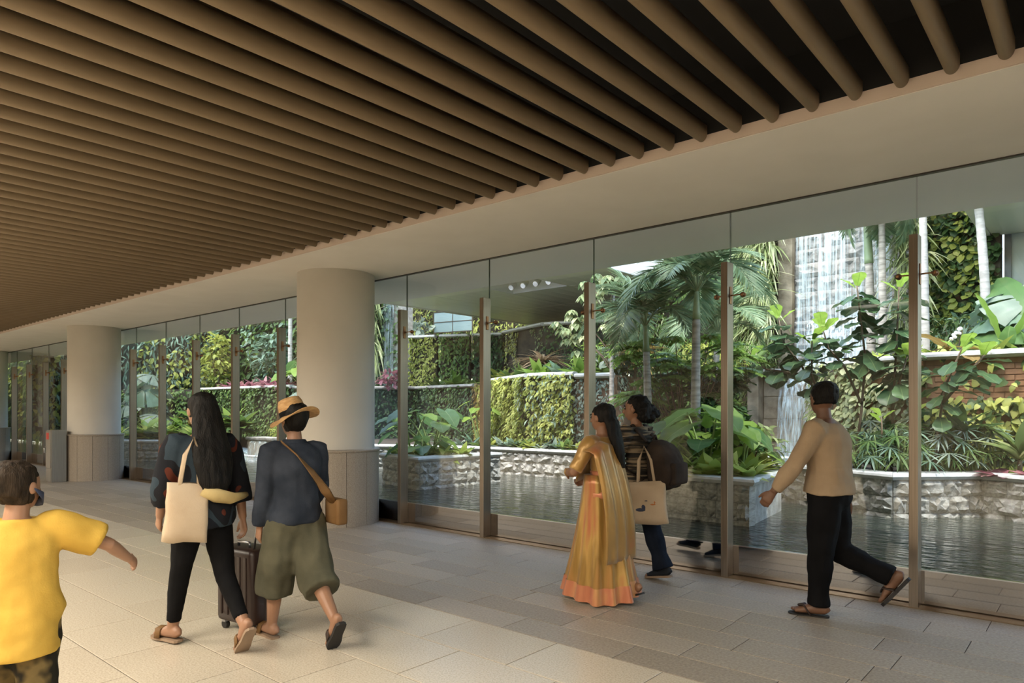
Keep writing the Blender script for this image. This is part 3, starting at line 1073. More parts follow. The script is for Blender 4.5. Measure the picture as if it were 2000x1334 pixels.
# beds on top of the tiers
tag(MB().box(-16.5, 1.6, 11.1, 15.6, 1.9, 2.16).obj('upper_bed', M_soil), kind='structure') if False else None


def bed(label, poly, z, th=.25):
    n = len(poly)
    vs = [(x, y, z) for x, y in poly] + [(x, y, z - th) for x, y in poly]
    fs = [tuple(range(n)), tuple(range(2 * n - 1, n - 1, -1))] + [(i, n + i, n + (i + 1) % n, (i + 1) % n) for i in range(n)]
    return tag(MB().add(vs, fs).obj('planting_bed', M_soil), label, 'planting bed', kind='structure')


bed('soil bed above the brick and ivy walls', [(-3.3, 11.95), (-1.95, 11.1), (1.6, 11.0), (1.6, 15), (-5, 15), (-4.4, 13.4)], 2.2)
bed('soil bed above the hedge walls', [(-5.2, 13.5), (-6, 14.05), (-7.36, 12.8), (-7.2, 11.5), (-9, 11.2), (-10.95, 12.3), (-12.85, 13.6), (-15.7, 14.0), (-16.4, 14.3), (-13.5, 15.5), (-11.4, 14.8), (-9.4, 15.6), (-5.1, 15.1)], 2.16)
bed('soil bed of the pink leaved plants', [(-26, 9), (-23.5, 10.95), (-18.2, 11.35), (-15.8, 13.9), (-17, 14.6), (-25, 12.2)], 2.2)

bed('far soil slope behind the hedge panels', [(-24, 14.7), (-17, 14.75), (-13.5, 15.65), (-9, 15.8), (-9, 20.5), (-24, 18.5)], 3.0)

# ------------------------------------------------------------------ overhang and footbridges
ov = MB().box(-46, 6, 6.15, 7.52, SOF, SOF + .5).obj('roof_overhang', M_outsoffit)
tag(ov, kind='structure')
tag(MB().box(-46, 6, -6.2, 7.3, SOF + .56, 4.4).obj('roof', M_outsoffit), kind='structure')


def footbridge(label, x0, x1, y0, y1, z, recess=None, ys=None):
    t = empty('footbridge', (0, 0, 0))
    tag(t, label, 'footbridge')
    xs = [x0 + (x1 - x0) * i / 4 for i in range(5)]
    ys = ys or list(np.linspace(y0, y1, int((y1 - y0) / 2.55) + 1))
    MB().box(x0, x1, y0, y1, z + .36, z + .5).obj('deck', M_bridge, t)
    for i in range(4):
        for j in range(len(ys) - 1):
            if recess and (i, j) == recess:
                rx0, rx1, ry0, ry1 = xs[i], xs[i + 1], ys[j], ys[j + 1]
                continue
            MB().bbox(xs[i] + .008, xs[i + 1] - .008, ys[j] + .008, ys[j + 1] - .008, z, z + .05, .004).obj('soffit_panel', M_bridge, t)
    for xe, s in ((x0, -1), (x1, 1)):
        MB().bbox(xe - (.12 if s < 0 else 0), xe + (.12 if s > 0 else 0), y0, y1, z - .02, z + 1.15, .02).obj('parapet', M_bridgew, t)
    return t, xs, ys


fb, xs, ys = footbridge('pale panelled underside of the footbridge crossing over the garden', -15.6, -8.25, 11.4, 20.6, 4.6, (2, 1), [11.4, 12.3, 13.9, 16.2, 18.4, 20.6])
# recess with four spotlights
rc = MB()
x0, x1, y0, y1 = xs[2], xs[3], ys[1], ys[2]
for q in ((x0, x1, y0, y0 + .04), (x0, x1, y1 - .04, y1), (x0, x0 + .04, y0, y1), (x1 - .04, x1, y0, y1)):
    rc.box(*q, 4.6, 4.95)
rc.obj('recess', M_bridgew, fb)
for i in range(4):
    hd = MB().tube([(x0 + .35 + .4 * i, y1 - .35, 4.78), (x0 + .37 + .4 * i, y1 - .52, 4.66)], [.07, .085], 16).obj('spotlight', M_plaster, fb)
    MB().tube([(x0 + .37 + .4 * i, y1 - .518, 4.66), (x0 + .372 + .4 * i, y1 - .528, 4.654)], [.066, .066], 16).obj('lens', M_chrome, hd)
footbridge('pale green underside of the second footbridge at the top right corner', -1.55, 4.5, 11.9, 14.85, 4.6)

# frosted glass screen far behind
gs = empty('glass_screen', (-17.37, 17.0, 0), R(12))
tag(gs, 'pale blue frosted glass screen of four panes beyond the hedge panels', 'screen')
M_frost = mat('frosted_pane', (0.24, 0.34, 0.35), (0.28, 0.38, 0.39), scale=1.5, rough=0.25)
for i in range(2):
    for j in range(2):
        MB().bbox(-.80 + .8 * i + .012, .8 * i - .012, -.012, .012, 4.28 + .36 * j + .012, 4.64 + .36 * j - .012, .003).obj('pane', M_frost, gs)
fr_ = MB()
for xx in (-.82, -.012, .79):
    fr_.box(xx, xx + .026, -.02, .02, 2.95, 5.02)
for zz in (4.26, 4.63, 4.99):
    fr_.box(-.82, .815, -.02, .02, zz, zz + .024)
fr_.obj('frame', M_steel, gs)
# steel handrail on the steps behind the palm planter
hr = empty('handrail', (0, 0, 0))
tag(hr, 'thin steel handrail of the steps behind the big bright leaves', 'handrail')
mb = MB()
for a, b in (((-5.6, 11.4, .7), (-5.4, 11.2, 2.0)), ((-5.0, 11.2, .7), (-4.78, 11.0, 2.0))):
    mb.tube([a, b], .018, 8)
mb.obj('upright', M_bridgew, hr, True)
for zz in (1.05, 1.4, 1.75):
    MB().tube([(-5.5 + (zz - 1) * .1, 11.3, zz), (-4.9 + (zz - 1) * .1, 11.1, zz)], .014, 8).obj('rail', M_bridgew, hr, True)
# ================================================================== single plants
def big_leaf(name, material, w=.4, prof='ovate', n=10, fold=.12, droop=.3, wave=.03, rnd=.5, notch=0.0, seed=0, pleat=0.0, rag=0.0):
    """one large leaf, 7 columns with a midrib, length 1 along +y"""
    r = random.Random(seed)
    cols = (-1, -.55, -.07, 0, .07, .55, 1)
    V, F, A, Ve = [], [], [], []
    for i in range(n + 1):
        t = i / n
        if prof == 'heart':
            k = (.55 + .45 * math.sin(math.pi / 2 * min(1, t / .28))) if t < .28 else math.cos(math.pi / 2 * (t - .28) / .72) ** .85
        elif prof == 'fiddle':
            k = .35 + .28 * t / .3 if t < .3 else .63 + .37 * math.sin(math.pi / 2 * min(1, (t - .3) / .38))
            if t > .72:
                k = math.cos(math.pi / 2 * ((t - .72) / .28)) ** .6
        elif prof == 'paddle':
            k = math.sin(math.pi * min(1, max(0.02, t)) ** .8) ** .6 if 0 < t < 1 else .03
        else:
            k = math.sin(math.pi * max(.03, min(.985, t)) ** .85) ** .8
        if t >= 1:
            k = .01
        z = -droop * t * t
        for c in cols:
            x = c * w * k * (1 - rag * r.random() * (abs(c) == 1))
            yy = t - (notch * abs(c) * (1 - t) ** 3 if prof == 'heart' else 0)
            zz = z + fold * abs(x) + wave * math.sin(t * 17 + c * 2 + seed) * abs(c) + (pleat * (-1) ** i * abs(c))
            if abs(c) == .55:
                zz += .012 * (-1) ** i
            V.append((x, yy, zz))
            A.append(min(1, max(0, rnd + r.uniform(-.12, .12))))
            Ve.append(.85 if c == 0 else 0.0)
        if i:
            a = (i - 1) * 7
            for j in range(6):
                F.append((a + j, a + j + 1, a + 7 + j + 1, a + 7 + j))
    return npmesh(name, V, F, material, A, True, Ve)


def basis(o, y, n):
    y = Vector(y).normalized()
    n = Vector(n)
    x = y.cross(n)
    if x.length < 1e-5:
        x = y.orthogonal()
    x.normalize()
    z = x.cross(y)
    return Matrix(((x.x, y.x, z.x, o[0]), (x.y, y.y, z.y, o[1]), (x.z, y.z, z.z, o[2]), (0, 0, 0, 1)))


def leaf_obj(me, parent, o, y, n, s, sx=1.0, name=None):
    return put(name or me.name.split('.')[0], me, parent, mw=basis(o, y, n) @ Matrix.Diagonal((s * sx, s, s, 1)))


def arc(p0, p1, sag, k=6):
    p0, p1 = Vector(p0), Vector(p1)
    return [p0.lerp(p1, i / k) + Vector((0, 0, sag * 4 * (i / k) * (1 - i / k))) for i in range(k + 1)]


TARO = [big_leaf('leaf', L_taro, .40, 'heart', 10, .10, .22, .02, .3 + .12 * i, .22, i) for i in range(3)]
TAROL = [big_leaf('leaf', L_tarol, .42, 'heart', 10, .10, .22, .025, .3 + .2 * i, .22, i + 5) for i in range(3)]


def taro(label, x, y, z, h, ls, n, seed, lit=.4, name='elephant_ear_plant', group=None, spread=.6):
    r = random.Random(seed)
    t = empty(name, (x, y, z))
    tag(t, label, 'plant', group)
    for i in range(n):
        a = 2 * math.pi * i / n + r.uniform(-.4, .4)
        hh = h * r.uniform(.45, 1.0)
        rad = spread * h * r.uniform(.35, 1.0) * (1.2 - .4 * hh / h)
        tip = Vector((rad * math.cos(a), rad * math.sin(a), hh))
        stalk = MB().tube(arc((0.03 * math.cos(a), .03 * math.sin(a), 0), tip, .10 * h), [.018 * (1 - .09 * j) for j in range(7)], 6).obj('stalk', M_gstem, t, True)
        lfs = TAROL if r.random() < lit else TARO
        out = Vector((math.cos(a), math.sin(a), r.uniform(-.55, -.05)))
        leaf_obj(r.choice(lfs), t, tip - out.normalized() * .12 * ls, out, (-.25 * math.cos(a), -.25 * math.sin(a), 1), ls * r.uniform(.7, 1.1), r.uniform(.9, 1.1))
    return t


def rosette(label, x, y, z, material, n, ln, w=1.0, seed=0, tmpl=T_STRAP, up=.7, name='strap_leaf_plant', group='strap leaved plants', stemh=0.0, cat='plant'):
    r = np.random.default_rng(seed)
    t = empty(name, (x, y, z))
    tag(t, label, cat, group)
    a = r.random(n) * 6.283
    el = up + r.normal(0, .3, n)
    Y = np.stack([np.cos(a) * np.cos(el), np.sin(a) * np.cos(el), np.sin(el)], 1)
    Nn = np.stack([-np.cos(a) * np.sin(el), -np.sin(a) * np.sin(el), np.cos(el)], 1) + r.normal(0, .15, (n, 3))
    P = np.zeros((n, 3))
    P[:, 2] = stemh * (.8 + .2 * r.random(n))
    P += Y * .02
    foliage('leaves', t, material, (tmpl, P, Y, Nn, ln * (.6 + .6 * r.random(n)), r.random(n), np.full(n, w)))
    if stemh > 0:
        MB().tube([(0, 0, 0), (0, 0, stemh)], [.03, .022], 8).obj('stem', M_stem, t, True)
    return t


def frond_mesh(seed, L=1.0, arch=.5, n=30, leaf=.32, wd=.030, material=L_palm, droop=.28):
    """feather leaf: rachis along +y arching in z, leaflets both sides"""
    r = np.random.default_rng(seed)
    mb = MB()
    pts = []
    for i in range(13):
        t = i / 12
        pts.append(Vector((0, L * (t - .18 * arch * t * t * 1.2), L * (arch * (t * .9 - 1.25 * t * t)))))
    P, Y, Nn, S = [], [], [], []
    for i in range(n):
        t = .16 + .84 * i / (n - 1)
        k = t * 12
        j = min(11, int(k))
        p = pts[j].lerp(pts[j + 1], k - j)
        d = (pts[j + 1] - pts[j]).normalized()
        up = Vector((1, 0, 0)).cross(d)
        for s in (-1, 1):
            Y.append(Vector((s, 0, 0)) * (.85 - .35 * t) + d * (.45 + .5 * t) + up * .28 + Vector((0, 0, -droop * r.uniform(.3, 1.0))))
            Nn.append(up + Vector((-s * .4, 0, 0)))
            P.append(p)
            S.append(leaf * L * (math.sin(math.pi * min(.97, (.12 + .86 * t))) ** .6) * r.uniform(.85, 1.1))
    tm = leaf_t(3, wd / leaf * .5 * 1.6, .35, .3, .22)
    n2 = len(P)
    v, f, rr_ = scatter_arrays(tm, np.array(P), np.array(Y), np.array(Nn), np.array(S), .25 + .5 * r.random(n2))
    # rachis strip as a thin 3-sided tube of quads
    w = []
    fq = []
    for i, p in enumerate(pts):
        q = .011 * L * (1 - .75 * i / 12)
        for a in range(4):
            w.append((p.x + q * math.cos(a * math.pi / 2), p.y, p.z + q * math.sin(a * math.pi / 2)))
        if i:
            for a in range(4):
                fq.append(((i - 1) * 4 + a, (i - 1) * 4 + (a + 1) % 4, i * 4 + (a + 1) % 4, i * 4 + a))
    o = len(v)
    V = np.concatenate([v, np.array(w)])
    F = np.concatenate([f, np.array(fq) + o])
    return npmesh('frond', V, F, material, np.concatenate([rr_, np.full(len(w), .8)]))


FR = [frond_mesh(s, 1.0, a, 34, .38, .025) for s, a in ((1, .35), (2, .6), (3, .85), (4, 1.05))]
FRT = [frond_mesh(s, 1.0, a, 26, .40, .045, L_palm, .9) for s, a in ((11, .8), (12, 1.1))]


def palm(label, x, y, z, hgt, fl, n, seed, tr=.055, lean=(0, 0), name='palm_tree', bark=None, shaft=.35, lo=-.02, fr=FR, group=None, angles=None):
    r = random.Random(seed)
    t = empty(name, (x, y, z))
    tag(t, label, 'palm tree', group)
    top = Vector((lean[0], lean[1], hgt))
    pts, rad = [], []
    k = int(hgt / .09)
    for i in range(k + 1):
        u = i / k
        pts.append(Vector((lean[0] * u * u, lean[1] * u * u, hgt * u)))
        rad.append(tr * (1.25 - .45 * u) * (1.05 if i % 2 else .98))
    ks = int(k * (1 - shaft / hgt)) if shaft else k
    MB().tube(pts[:ks + 1], rad[:ks + 1], 12).obj('trunk', bark or M_bark, t, True)
    if shaft:
        MB().tube(pts[ks:], [rad[ks] * (1.12 - .5 * i / max(1, k - ks)) for i in range(k - ks + 1)], 12).obj('crownshaft', M_crownshaft, t, True)
    for i in range(n):
        a = 2.399 * i + r.uniform(-.25, .25) + seed
        el = lo + (1.25 - lo) * (1 - i / (n - 1)) + r.uniform(-.1, .1)
        y_ = Vector((math.cos(a) * math.cos(el), math.sin(a) * math.cos(el), math.sin(el)))
        nrm = Vector((-math.cos(a) * math.sin(el), -math.sin(a) * math.sin(el), math.cos(el)))
        me = fr[min(len(fr) - 1, int((1 - (el - lo) / (1.3 - lo)) * len(fr)))]
        leaf_obj(me, t, top + y_ * .02, y_, nrm, fl * r.uniform(.85, 1.1), name='frond')
    return t


def fan_mesh(seed, fingers, ln, wd, material, span=3.7, droop=.25, name='fan_leaf', joined=0.0):
    r = np.random.default_rng(seed)
    n = fingers
    a = np.linspace(-span / 2, span / 2, n) + r.normal(0, .03, n)
    Y = np.stack([np.sin(a), np.cos(a), np.full(n, -.12) + r.normal(0, .06, n)], 1)
    Nn = np.stack([np.zeros(n), np.zeros(n), np.ones(n)], 1) + r.normal(0, .1, (n, 3))
    P = np.zeros((n, 3))
    tm = leaf_t(4, wd, .5, .35, droop, base=.25, tipw=.15)
    v, f, q = scatter_arrays(tm, P, Y, Nn, ln * (.85 + .15 * np.cos(a * .8)), .2 + .6 * r.random(n))
    return npmesh(name, v, f, material, q)


def pleat_fan(seed, n, material, span, droop=.35, split=0):
    """round pleated fan leaf, radius 1, hinge at the origin, optional splits"""
    V, F, A = [], [], []
    r = random.Random(seed)
    rows = 6
    for i in range(2 * n + 1):
        a = -span / 2 + span * i / (2 * n)
        for j in range(rows + 1):
            t = .04 + .96 * j / rows
            rad = t * (1.0 + (.035 if i % 2 else -.02) * (j == rows))
            V.append((rad * math.sin(a), rad * math.cos(a), (.035 if i % 2 else 0) * t - droop * t * t * (.6 + .4 * abs(math.sin(a)))))
            A.append(.35 + .3 * r.random() * (j > 3))
    for i in range(2 * n):
        if split and i % split == split - 1:
            continue
        for j in range(rows):
            F.append((i * (rows + 1) + j, (i + 1) * (rows + 1) + j, (i + 1) * (rows + 1) + j + 1, i * (rows + 1) + j + 1))
    return npmesh('fan_leaf', V, F, material, A)


RH = [fan_mesh(s, 9, 1.0, .055, (L_blue, L_mid, L_silver)[s % 3], 4.3, .22) for s in range(5)]
LIC = [pleat_fan(1, 18, L_taro, 4.9, .3), pleat_fan(2, 16, L_silver, 4.4, .45, 6), pleat_fan(3, 16, L_blue, 4.2, .55, 8)]


def fan_palm(label, x, y, z, h, n, fs, seed, meshes=RH, name='small_fan_palm', group=None, spread=.6, tilt=.5):
    r = random.Random(seed)
    t = empty(name, (x, y, z))
    tag(t, label, 'fan palm', group)
    for i in range(n):
        a = 2.399 * i + r.uniform(-.3, .3)
        u = (i + .5) / n
        hh = h * (.30 + .70 * u)
        rad = spread * (1.05 - .75 * u) * r.uniform(.7, 1.1)
        tip = Vector((rad * math.cos(a), rad * math.sin(a), hh))
        st = MB().tube(arc((0.02 * math.cos(a), .02 * math.sin(a), 0), tip, .06), [.008] * 7, 5).obj('stalk', M_gstem, t, True)
        out = Vector((math.cos(a), math.sin(a), -tilt * r.uniform(.4, 1.3)))
        nrm = Vector((math.cos(a) * tilt, math.sin(a) * tilt, 1))
        leaf_obj(r.choice(meshes), t, tip, out, nrm, fs * r.uniform(.8, 1.15), name='fan_leaf')
    return t


FIG = [big_leaf('leaf', L_fig, .36, 'fiddle', 9, .12, .22, .03, .2 + .12 * i, 0, i + 30) for i in range(4)]
FIGY = [big_leaf('leaf', L_figy, .36, 'fiddle', 9, .20, .10, .03, .5, 0, i + 50) for i in range(2)]


def fig(label, x, y, z, stems, seed, ls=.31, name='fiddle_leaf_fig'):
    """stems: list of (list of points, leaf count, start fraction)"""
    r = random.Random(seed)
    t = empty(name, (x, y, z))
    tag(t, label, 'fig tree', 'fiddle leaf figs')
    for pts, n, f0 in stems:
        pts = [Vector(p) for p in pts]
        MB().tube(pts, [.020 - .011 * i / (len(pts) - 1) for i in range(len(pts))], 8).obj('stem', M_stem, t, True)
        n = int(n * 1.3)
        for i in range(n):
            u = f0 + (1 - f0) * (i / max(1, n - 1))
            k = u * (len(pts) - 1)
            j = min(len(pts) - 2, int(k))
            p = pts[j].lerp(pts[j + 1], k - j)
            a = 2.4 * i + r.uniform(-.3, .3)
            young = i >= n - 3
            el = (.75 if young else r.uniform(-.45, .25) - .25 * (1 - u))
            y_ = Vector((math.cos(a) * math.cos(el), math.sin(a) * math.cos(el), math.sin(el)))
            nrm = Vector((-math.cos(a) * math.sin(el), -math.sin(a) * math.sin(el), math.cos(el)))
            leaf_obj(r.choice(FIGY if young else FIG), t, p + y_ * .03, y_, nrm, ls * (.8 if young else r.uniform(.85, 1.2)), name='leaf')
    return t


PAD = [big_leaf('leaf', L_tarol, .17, 'paddle', 12, .25, .12, .015, .4, 0, 71), big_leaf('leaf', L_taro, .17, 'paddle', 12, .2, .35, .02, .5, 0, 72),
       big_leaf('leaf', L_bronze, .2, 'paddle', 12, .12, .5, .02, .5, 0, 73)]


def paddle(label, x, y, z, leaves, seed, name='paddle_leaf_plant'):
    t = empty(name, (x, y, z))
    tag(t, label, 'plant')
    for (ax, ay, stalk, ln, lean, mi) in leaves:
        d = Vector((ax, ay, lean)).normalized()
        tip = d * stalk
        MB().tube(arc((0, 0, 0), tip, .03), [.018 - .001 * j for j in range(7)], 6).obj('stalk', M_gstem, t, True)
        h = Vector((ax, ay, 0))
        h = h.normalized() if h.length > 1e-6 else Vector((0, -1, 0))
        leaf_obj(PAD[mi], t, tip, d, h * -d.z + Vector((0, 0, max(.1, math.hypot(d.x, d.y)))), ln, name='leaf')
    return t


# ---- planter nearest the glass: bright elephant ears and lime straps
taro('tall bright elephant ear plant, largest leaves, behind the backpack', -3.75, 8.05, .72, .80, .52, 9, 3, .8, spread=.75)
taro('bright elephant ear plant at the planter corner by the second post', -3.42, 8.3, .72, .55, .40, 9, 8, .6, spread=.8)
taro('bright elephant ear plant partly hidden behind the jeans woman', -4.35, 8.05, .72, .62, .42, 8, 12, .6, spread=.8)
for i in range(11):
    u = i / 10
    rosette(ORD[i] + ' lime strap-leaved plant from the left along the front of the nearest planter', -4.35 + 1.28 * u, 7.66 + .10 * math.sin(i * 5), .70, L_lime, 26, .30, 1.9, 100 + i, T_STRAPW, .85, 'lime_strap_plant', 'lime strap plants of the nearest planter')
for i in range(5):
    rosette(ORD[i] + ' lime strap-leaved plant from the front along the side of the nearest planter', -3.2 - .02 * i, 7.85 + .2 * i, .70, L_lime, 24, .28, 1.9, 120 + i, T_STRAPW, .85, 'lime_strap_plant', 'lime strap plants of the nearest planter')


def shrub(label, x, y, z, material, n, rx, ry, h, size, seed, tmpl=T_OV, name='leafy_shrub', group=None, cat='shrub', stems=4, flat=.6, second=None):
    r = np.random.default_rng(seed)
    t = empty(name, (x, y, z))
    tag(t, label, cat, group)
    a = r.random(n) * 6.283
    q = r.random(n) ** .5
    zz = r.random(n)
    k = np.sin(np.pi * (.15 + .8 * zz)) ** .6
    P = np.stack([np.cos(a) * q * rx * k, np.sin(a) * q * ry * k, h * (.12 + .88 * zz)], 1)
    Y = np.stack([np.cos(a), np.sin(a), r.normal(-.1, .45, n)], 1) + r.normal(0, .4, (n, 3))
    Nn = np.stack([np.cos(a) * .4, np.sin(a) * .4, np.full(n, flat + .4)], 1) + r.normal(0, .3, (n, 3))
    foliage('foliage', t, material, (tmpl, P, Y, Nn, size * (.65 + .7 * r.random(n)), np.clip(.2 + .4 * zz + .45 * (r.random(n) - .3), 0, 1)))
    for i in range(stems):
        b = 6.283 * i / stems + seed
        MB().tube(arc((0.02 * math.cos(b), .02 * math.sin(b), 0), (rx * .55 * math.cos(b), ry * .55 * math.sin(b), h * .8), .08 * h), [.012 - .0012 * j for j in range(7)], 6).obj('stem', M_stem, t, True)
    return t


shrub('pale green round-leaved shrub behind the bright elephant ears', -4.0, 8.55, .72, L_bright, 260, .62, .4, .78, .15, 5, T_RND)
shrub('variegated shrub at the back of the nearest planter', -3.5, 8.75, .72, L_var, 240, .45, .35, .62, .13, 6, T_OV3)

# ---- planter by the column
taro('blue-green elephant ear plant with one upright lit leaf in the corner planter', -9.0, 8.3, .72, .92, .46, 10, 21, .35, spread=.85)
taro('low elephant ear plant with broad grey-green leaves at the planter edge', -8.75, 7.85, .70, .34, .42, 8, 23, .15, spread=1.5)
taro('elephant ear plant half hidden by the thick column', -9.6, 8.35, .72, .75, .40, 7, 25, .3, spread=.8)
for i in range(9):
    rosette(ORD[i] + ' lime tuft from the left in the planter beside the thick column', -9.5 + .15 * i + .04 * math.sin(i * 3), 7.85 + .16 * math.cos(i * 2.3) + .05 * i, .70, L_lime, 22, .26, 1.9, 140 + i, T_STRAPW, .8, 'lime_strap_plant', 'lime tufts of the corner planter')

# ---- long wall: ferns and silver ground cover
for i in range(13):
    u = i / 12
    rosette(ORD[i] + ' small fern from the left along the foot of the yellow-green hedge', -10.6 + 3.3 * u, 10.62 + .06 * math.sin(i * 7) + .1 * math.sin(u * 3.1), .70, (L_silver, L_blue, L_mid, L_yel)[i % 4], 34, .30, 1.5, 160 + i, T_STRAPW, .75, 'fern', 'ferns along the long stone wall', cat='fern')
rosette('fern at the shady end of the long stone wall', -11.1, 10.55, .70, L_blue, 40, .42, 1.2, 181, T_STRAP, .7, 'fern', cat='fern', group=None)
taro('yellow-lit big-leaved plant beside the third post in the long bed', -10.7, 11.3, .7, 1.05, .34, 6, 33, .9, spread=.4)

# ---- palms of the middle
palm('slender feather palm, shortest crown, in front of the rust wall corner', -5.02, 8.85, .68, 2.05, 1.18, 13, 1, .055, (-.05, .0))
palm('slender feather palm with the biggest crown in the middle of the garden', -4.18, 8.62, .68, 2.42, 1.25, 15, 2, .058, (.02, 0))
palm('feather palm standing behind the other two in the middle of the garden', -5.45, 12.0, .6, 2.35, 1.25, 13, 3, .06, (.05, .05))

# ---- feathery tree between the palms: thin trunks and flat sprays
def spray_tree(label, x, y, z, sprays, seed, material=L_bright, name='feathery_tree'):
    r = np.random.default_rng(seed)
    t = empty(name, (x, y, z))
    tag(t, label, 'tree')
    P, Y, Nn, S, Q = [], [], [], [], []
    for k, (dx, dy, dz, rad) in enumerate(sprays):
        MB().tube(arc((.03 * dx, .03 * dy, 0), (dx, dy, dz), .10), [.016 - .002 * j for j in range(7)], 6).obj('branch', M_stem, t, True)
        for b in range(7):
            a = r.uniform(0, 6.283)
            ln = rad * r.uniform(.5, 1.1)
            d = np.array([math.cos(a), math.sin(a), r.uniform(-.25, .12)])
            n = int(ln / .022)
            for i in range(n):
                u = i / n
                for s in (-1, 1):
                    P.append(np.array([dx, dy, dz]) + d * ln * u + np.array([0, 0, -.25 * ln * u * u]))
                    Y.append(np.array([-d[1] * s, d[0] * s, -.25]) + d * .6)
                    Nn.append(np.array([0, 0, 1.0]) + r.normal(0, .25, 3))
                    S.append(.115 * (1 - .45 * u) * r.uniform(.7, 1.2))
                    Q.append(r.random() * .5 + .5 * dz / 2.0 - .1)
    foliage('foliage', t, material, (T_OV, np.array(P), np.array(Y), np.array(Nn), np.array(S), np.array(Q)))
    return t


rr = random.Random(4)
spray_tree('feathery green tree with flat leaf sprays between the palm trunks', -4.75, 9.45, .66,
           [(rr.uniform(-.95, .85), rr.uniform(-.35, .35), rr.uniform(.85, 1.95), rr.uniform(.32, .55)) for _ in range(34)], 9, L_bright)
spray_tree('darker feathery tree low behind the palm trunks', -4.9, 9.9, .66,
           [(rr.uniform(-.6, .9), rr.uniform(-.3, .3), rr.uniform(.3, 1.5), rr.uniform(.3, .5)) for _ in range(26)], 10, L_dark)

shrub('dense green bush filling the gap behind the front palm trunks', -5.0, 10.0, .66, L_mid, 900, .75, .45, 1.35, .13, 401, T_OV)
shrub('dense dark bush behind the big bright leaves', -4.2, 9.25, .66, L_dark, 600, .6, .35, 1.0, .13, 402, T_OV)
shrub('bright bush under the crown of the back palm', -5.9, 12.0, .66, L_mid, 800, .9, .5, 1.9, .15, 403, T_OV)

# ---- umbrella tree branch hanging in from the bridge side
def umbrella_tree(label, x, y, z, tips, seed, material=L_cream):
    r = np.random.default_rng(seed)
    t = empty('umbrella_tree', (x, y, z))
    tag(t, label, 'tree')
    MB().tube([(0, 0, 0), (.05, 0, 1.0), (.02, .05, 2.2), (.1, 0, 3.0)], [.05, .045, .035, .02], 8).obj('trunk', M_bark, t, True)
    P, Y, Nn, S, Q = [], [], [], [], []
    for (dx, dy, dz) in tips:
        MB().tube(arc((.03, .02, dz * .72), (dx, dy, dz), .12), [.014 - .0012 * j for j in range(7)], 6).obj('branch', M_stem, t, True)
        for w in range(5):
            c = np.array([dx, dy, dz]) + r.normal(0, .13, 3)
            for i in range(8):
                a = 6.283 * i / 8 + r.uniform(-.2, .2)
                P.append(c)
                Y.append(np.array([math.cos(a), math.sin(a), -.55]))
                Nn.append(np.array([.5 * math.cos(a), .5 * math.sin(a), 1.0]))
                S.append(r.uniform(.16, .24))
                Q.append(r.random())
    foliage('foliage', t, material, (T_OV3, np.array(P), np.array(Y), np.array(Nn), np.array(S), np.array(Q)))
    return t


umbrella_tree('umbrella tree with whorls of drooping leaflets beside the footbridge', -7.0, 10.9, .65,
              [(-.95, -.1, 2.35), (-.75, .0, 2.6), (-.55, -.2, 2.2), (-.5, .1, 3.15), (-.2, -.2, 3.1), (.15, .1, 2.95), (.3, -.2, 2.55), (-.05, .0, 2.6), (.45, .2, 2.2), (-.3, .1, 2.85), (.1, -.1, 3.25), (.5, .0, 2.8)], 3)
rosette('spiky dry-looking dracaena on the ledge, browner, before the creeper wall', -9.75, 12.4, 2.16, L_tan, 150, .62, .8, 201, T_STRAP, .55, 'spiky_dracaena', None, .45)
rosette('rust tinted spiky dracaena between the two front palms', -7.1, 12.0, 2.14, L_bronze, 120, .62, .8, 203, T_STRAP, .55, 'spiky_dracaena', None, .5)
for i, (x, y, mt, s) in enumerate(((-11.3, 12.75, L_yel, .5), (-10.6, 12.35, L_mid, .55), (-10.0, 12.0, L_mid, .45), (-9.2, 11.55, L_bright, .5), (-8.6, 11.5, L_blue, .45),
                                  (-8.1, 11.55, L_bright, .5), (-7.6, 11.7, L_mid, .5), (-12.2, 13.4, L_mid, .55), (-13.2, 13.95, L_mid, .5), (-14.3, 14.1, L_bright, .55), (-15.1, 14.1, L_mid, .45))):
    rosette(ORD[(4, 5, 6, 7, 8, 9, 10, 3, 2, 1, 0)[i]] + ' leafy plant from the left along the middle ledge above the lower walls', x, y, 2.12, mt, 40, s, 1.5, 210 + i, T_STRAPW, .8, 'ledge_plant', 'leafy plants along the middle ledge')
shrub('light green fern-leaved shrub above the rust wall corner', -8.0, 11.8, 2.12, L_bright, 300, .5, .4, .75, .13, 31, T_NAR)
shrub('grey-leaved shrub in the ledge bed beside the umbrella tree', -7.5, 11.9, 2.12, L_silver, 160, .4, .35, .7, .17, 32, T_OV3)
shrub('sunlit leafy mound behind the crown of the back palm', -6.6, 13.9, 2.1, L_yel, 420, .75, .5, .9, .15, 33, T_NAR)
shrub('leafy mound on the ledge left of the small waterfall', -5.6, 14.1, 2.1, L_mid, 420, .55, .5, .85, .14, 34, T_NAR)
shrub('yellowish leafy mound on the ledge above the fine-leaved hedge panel', -6.05, 13.95, 2.25, L_lime, 220, .4, .3, .45, .14, 35, T_NAR)

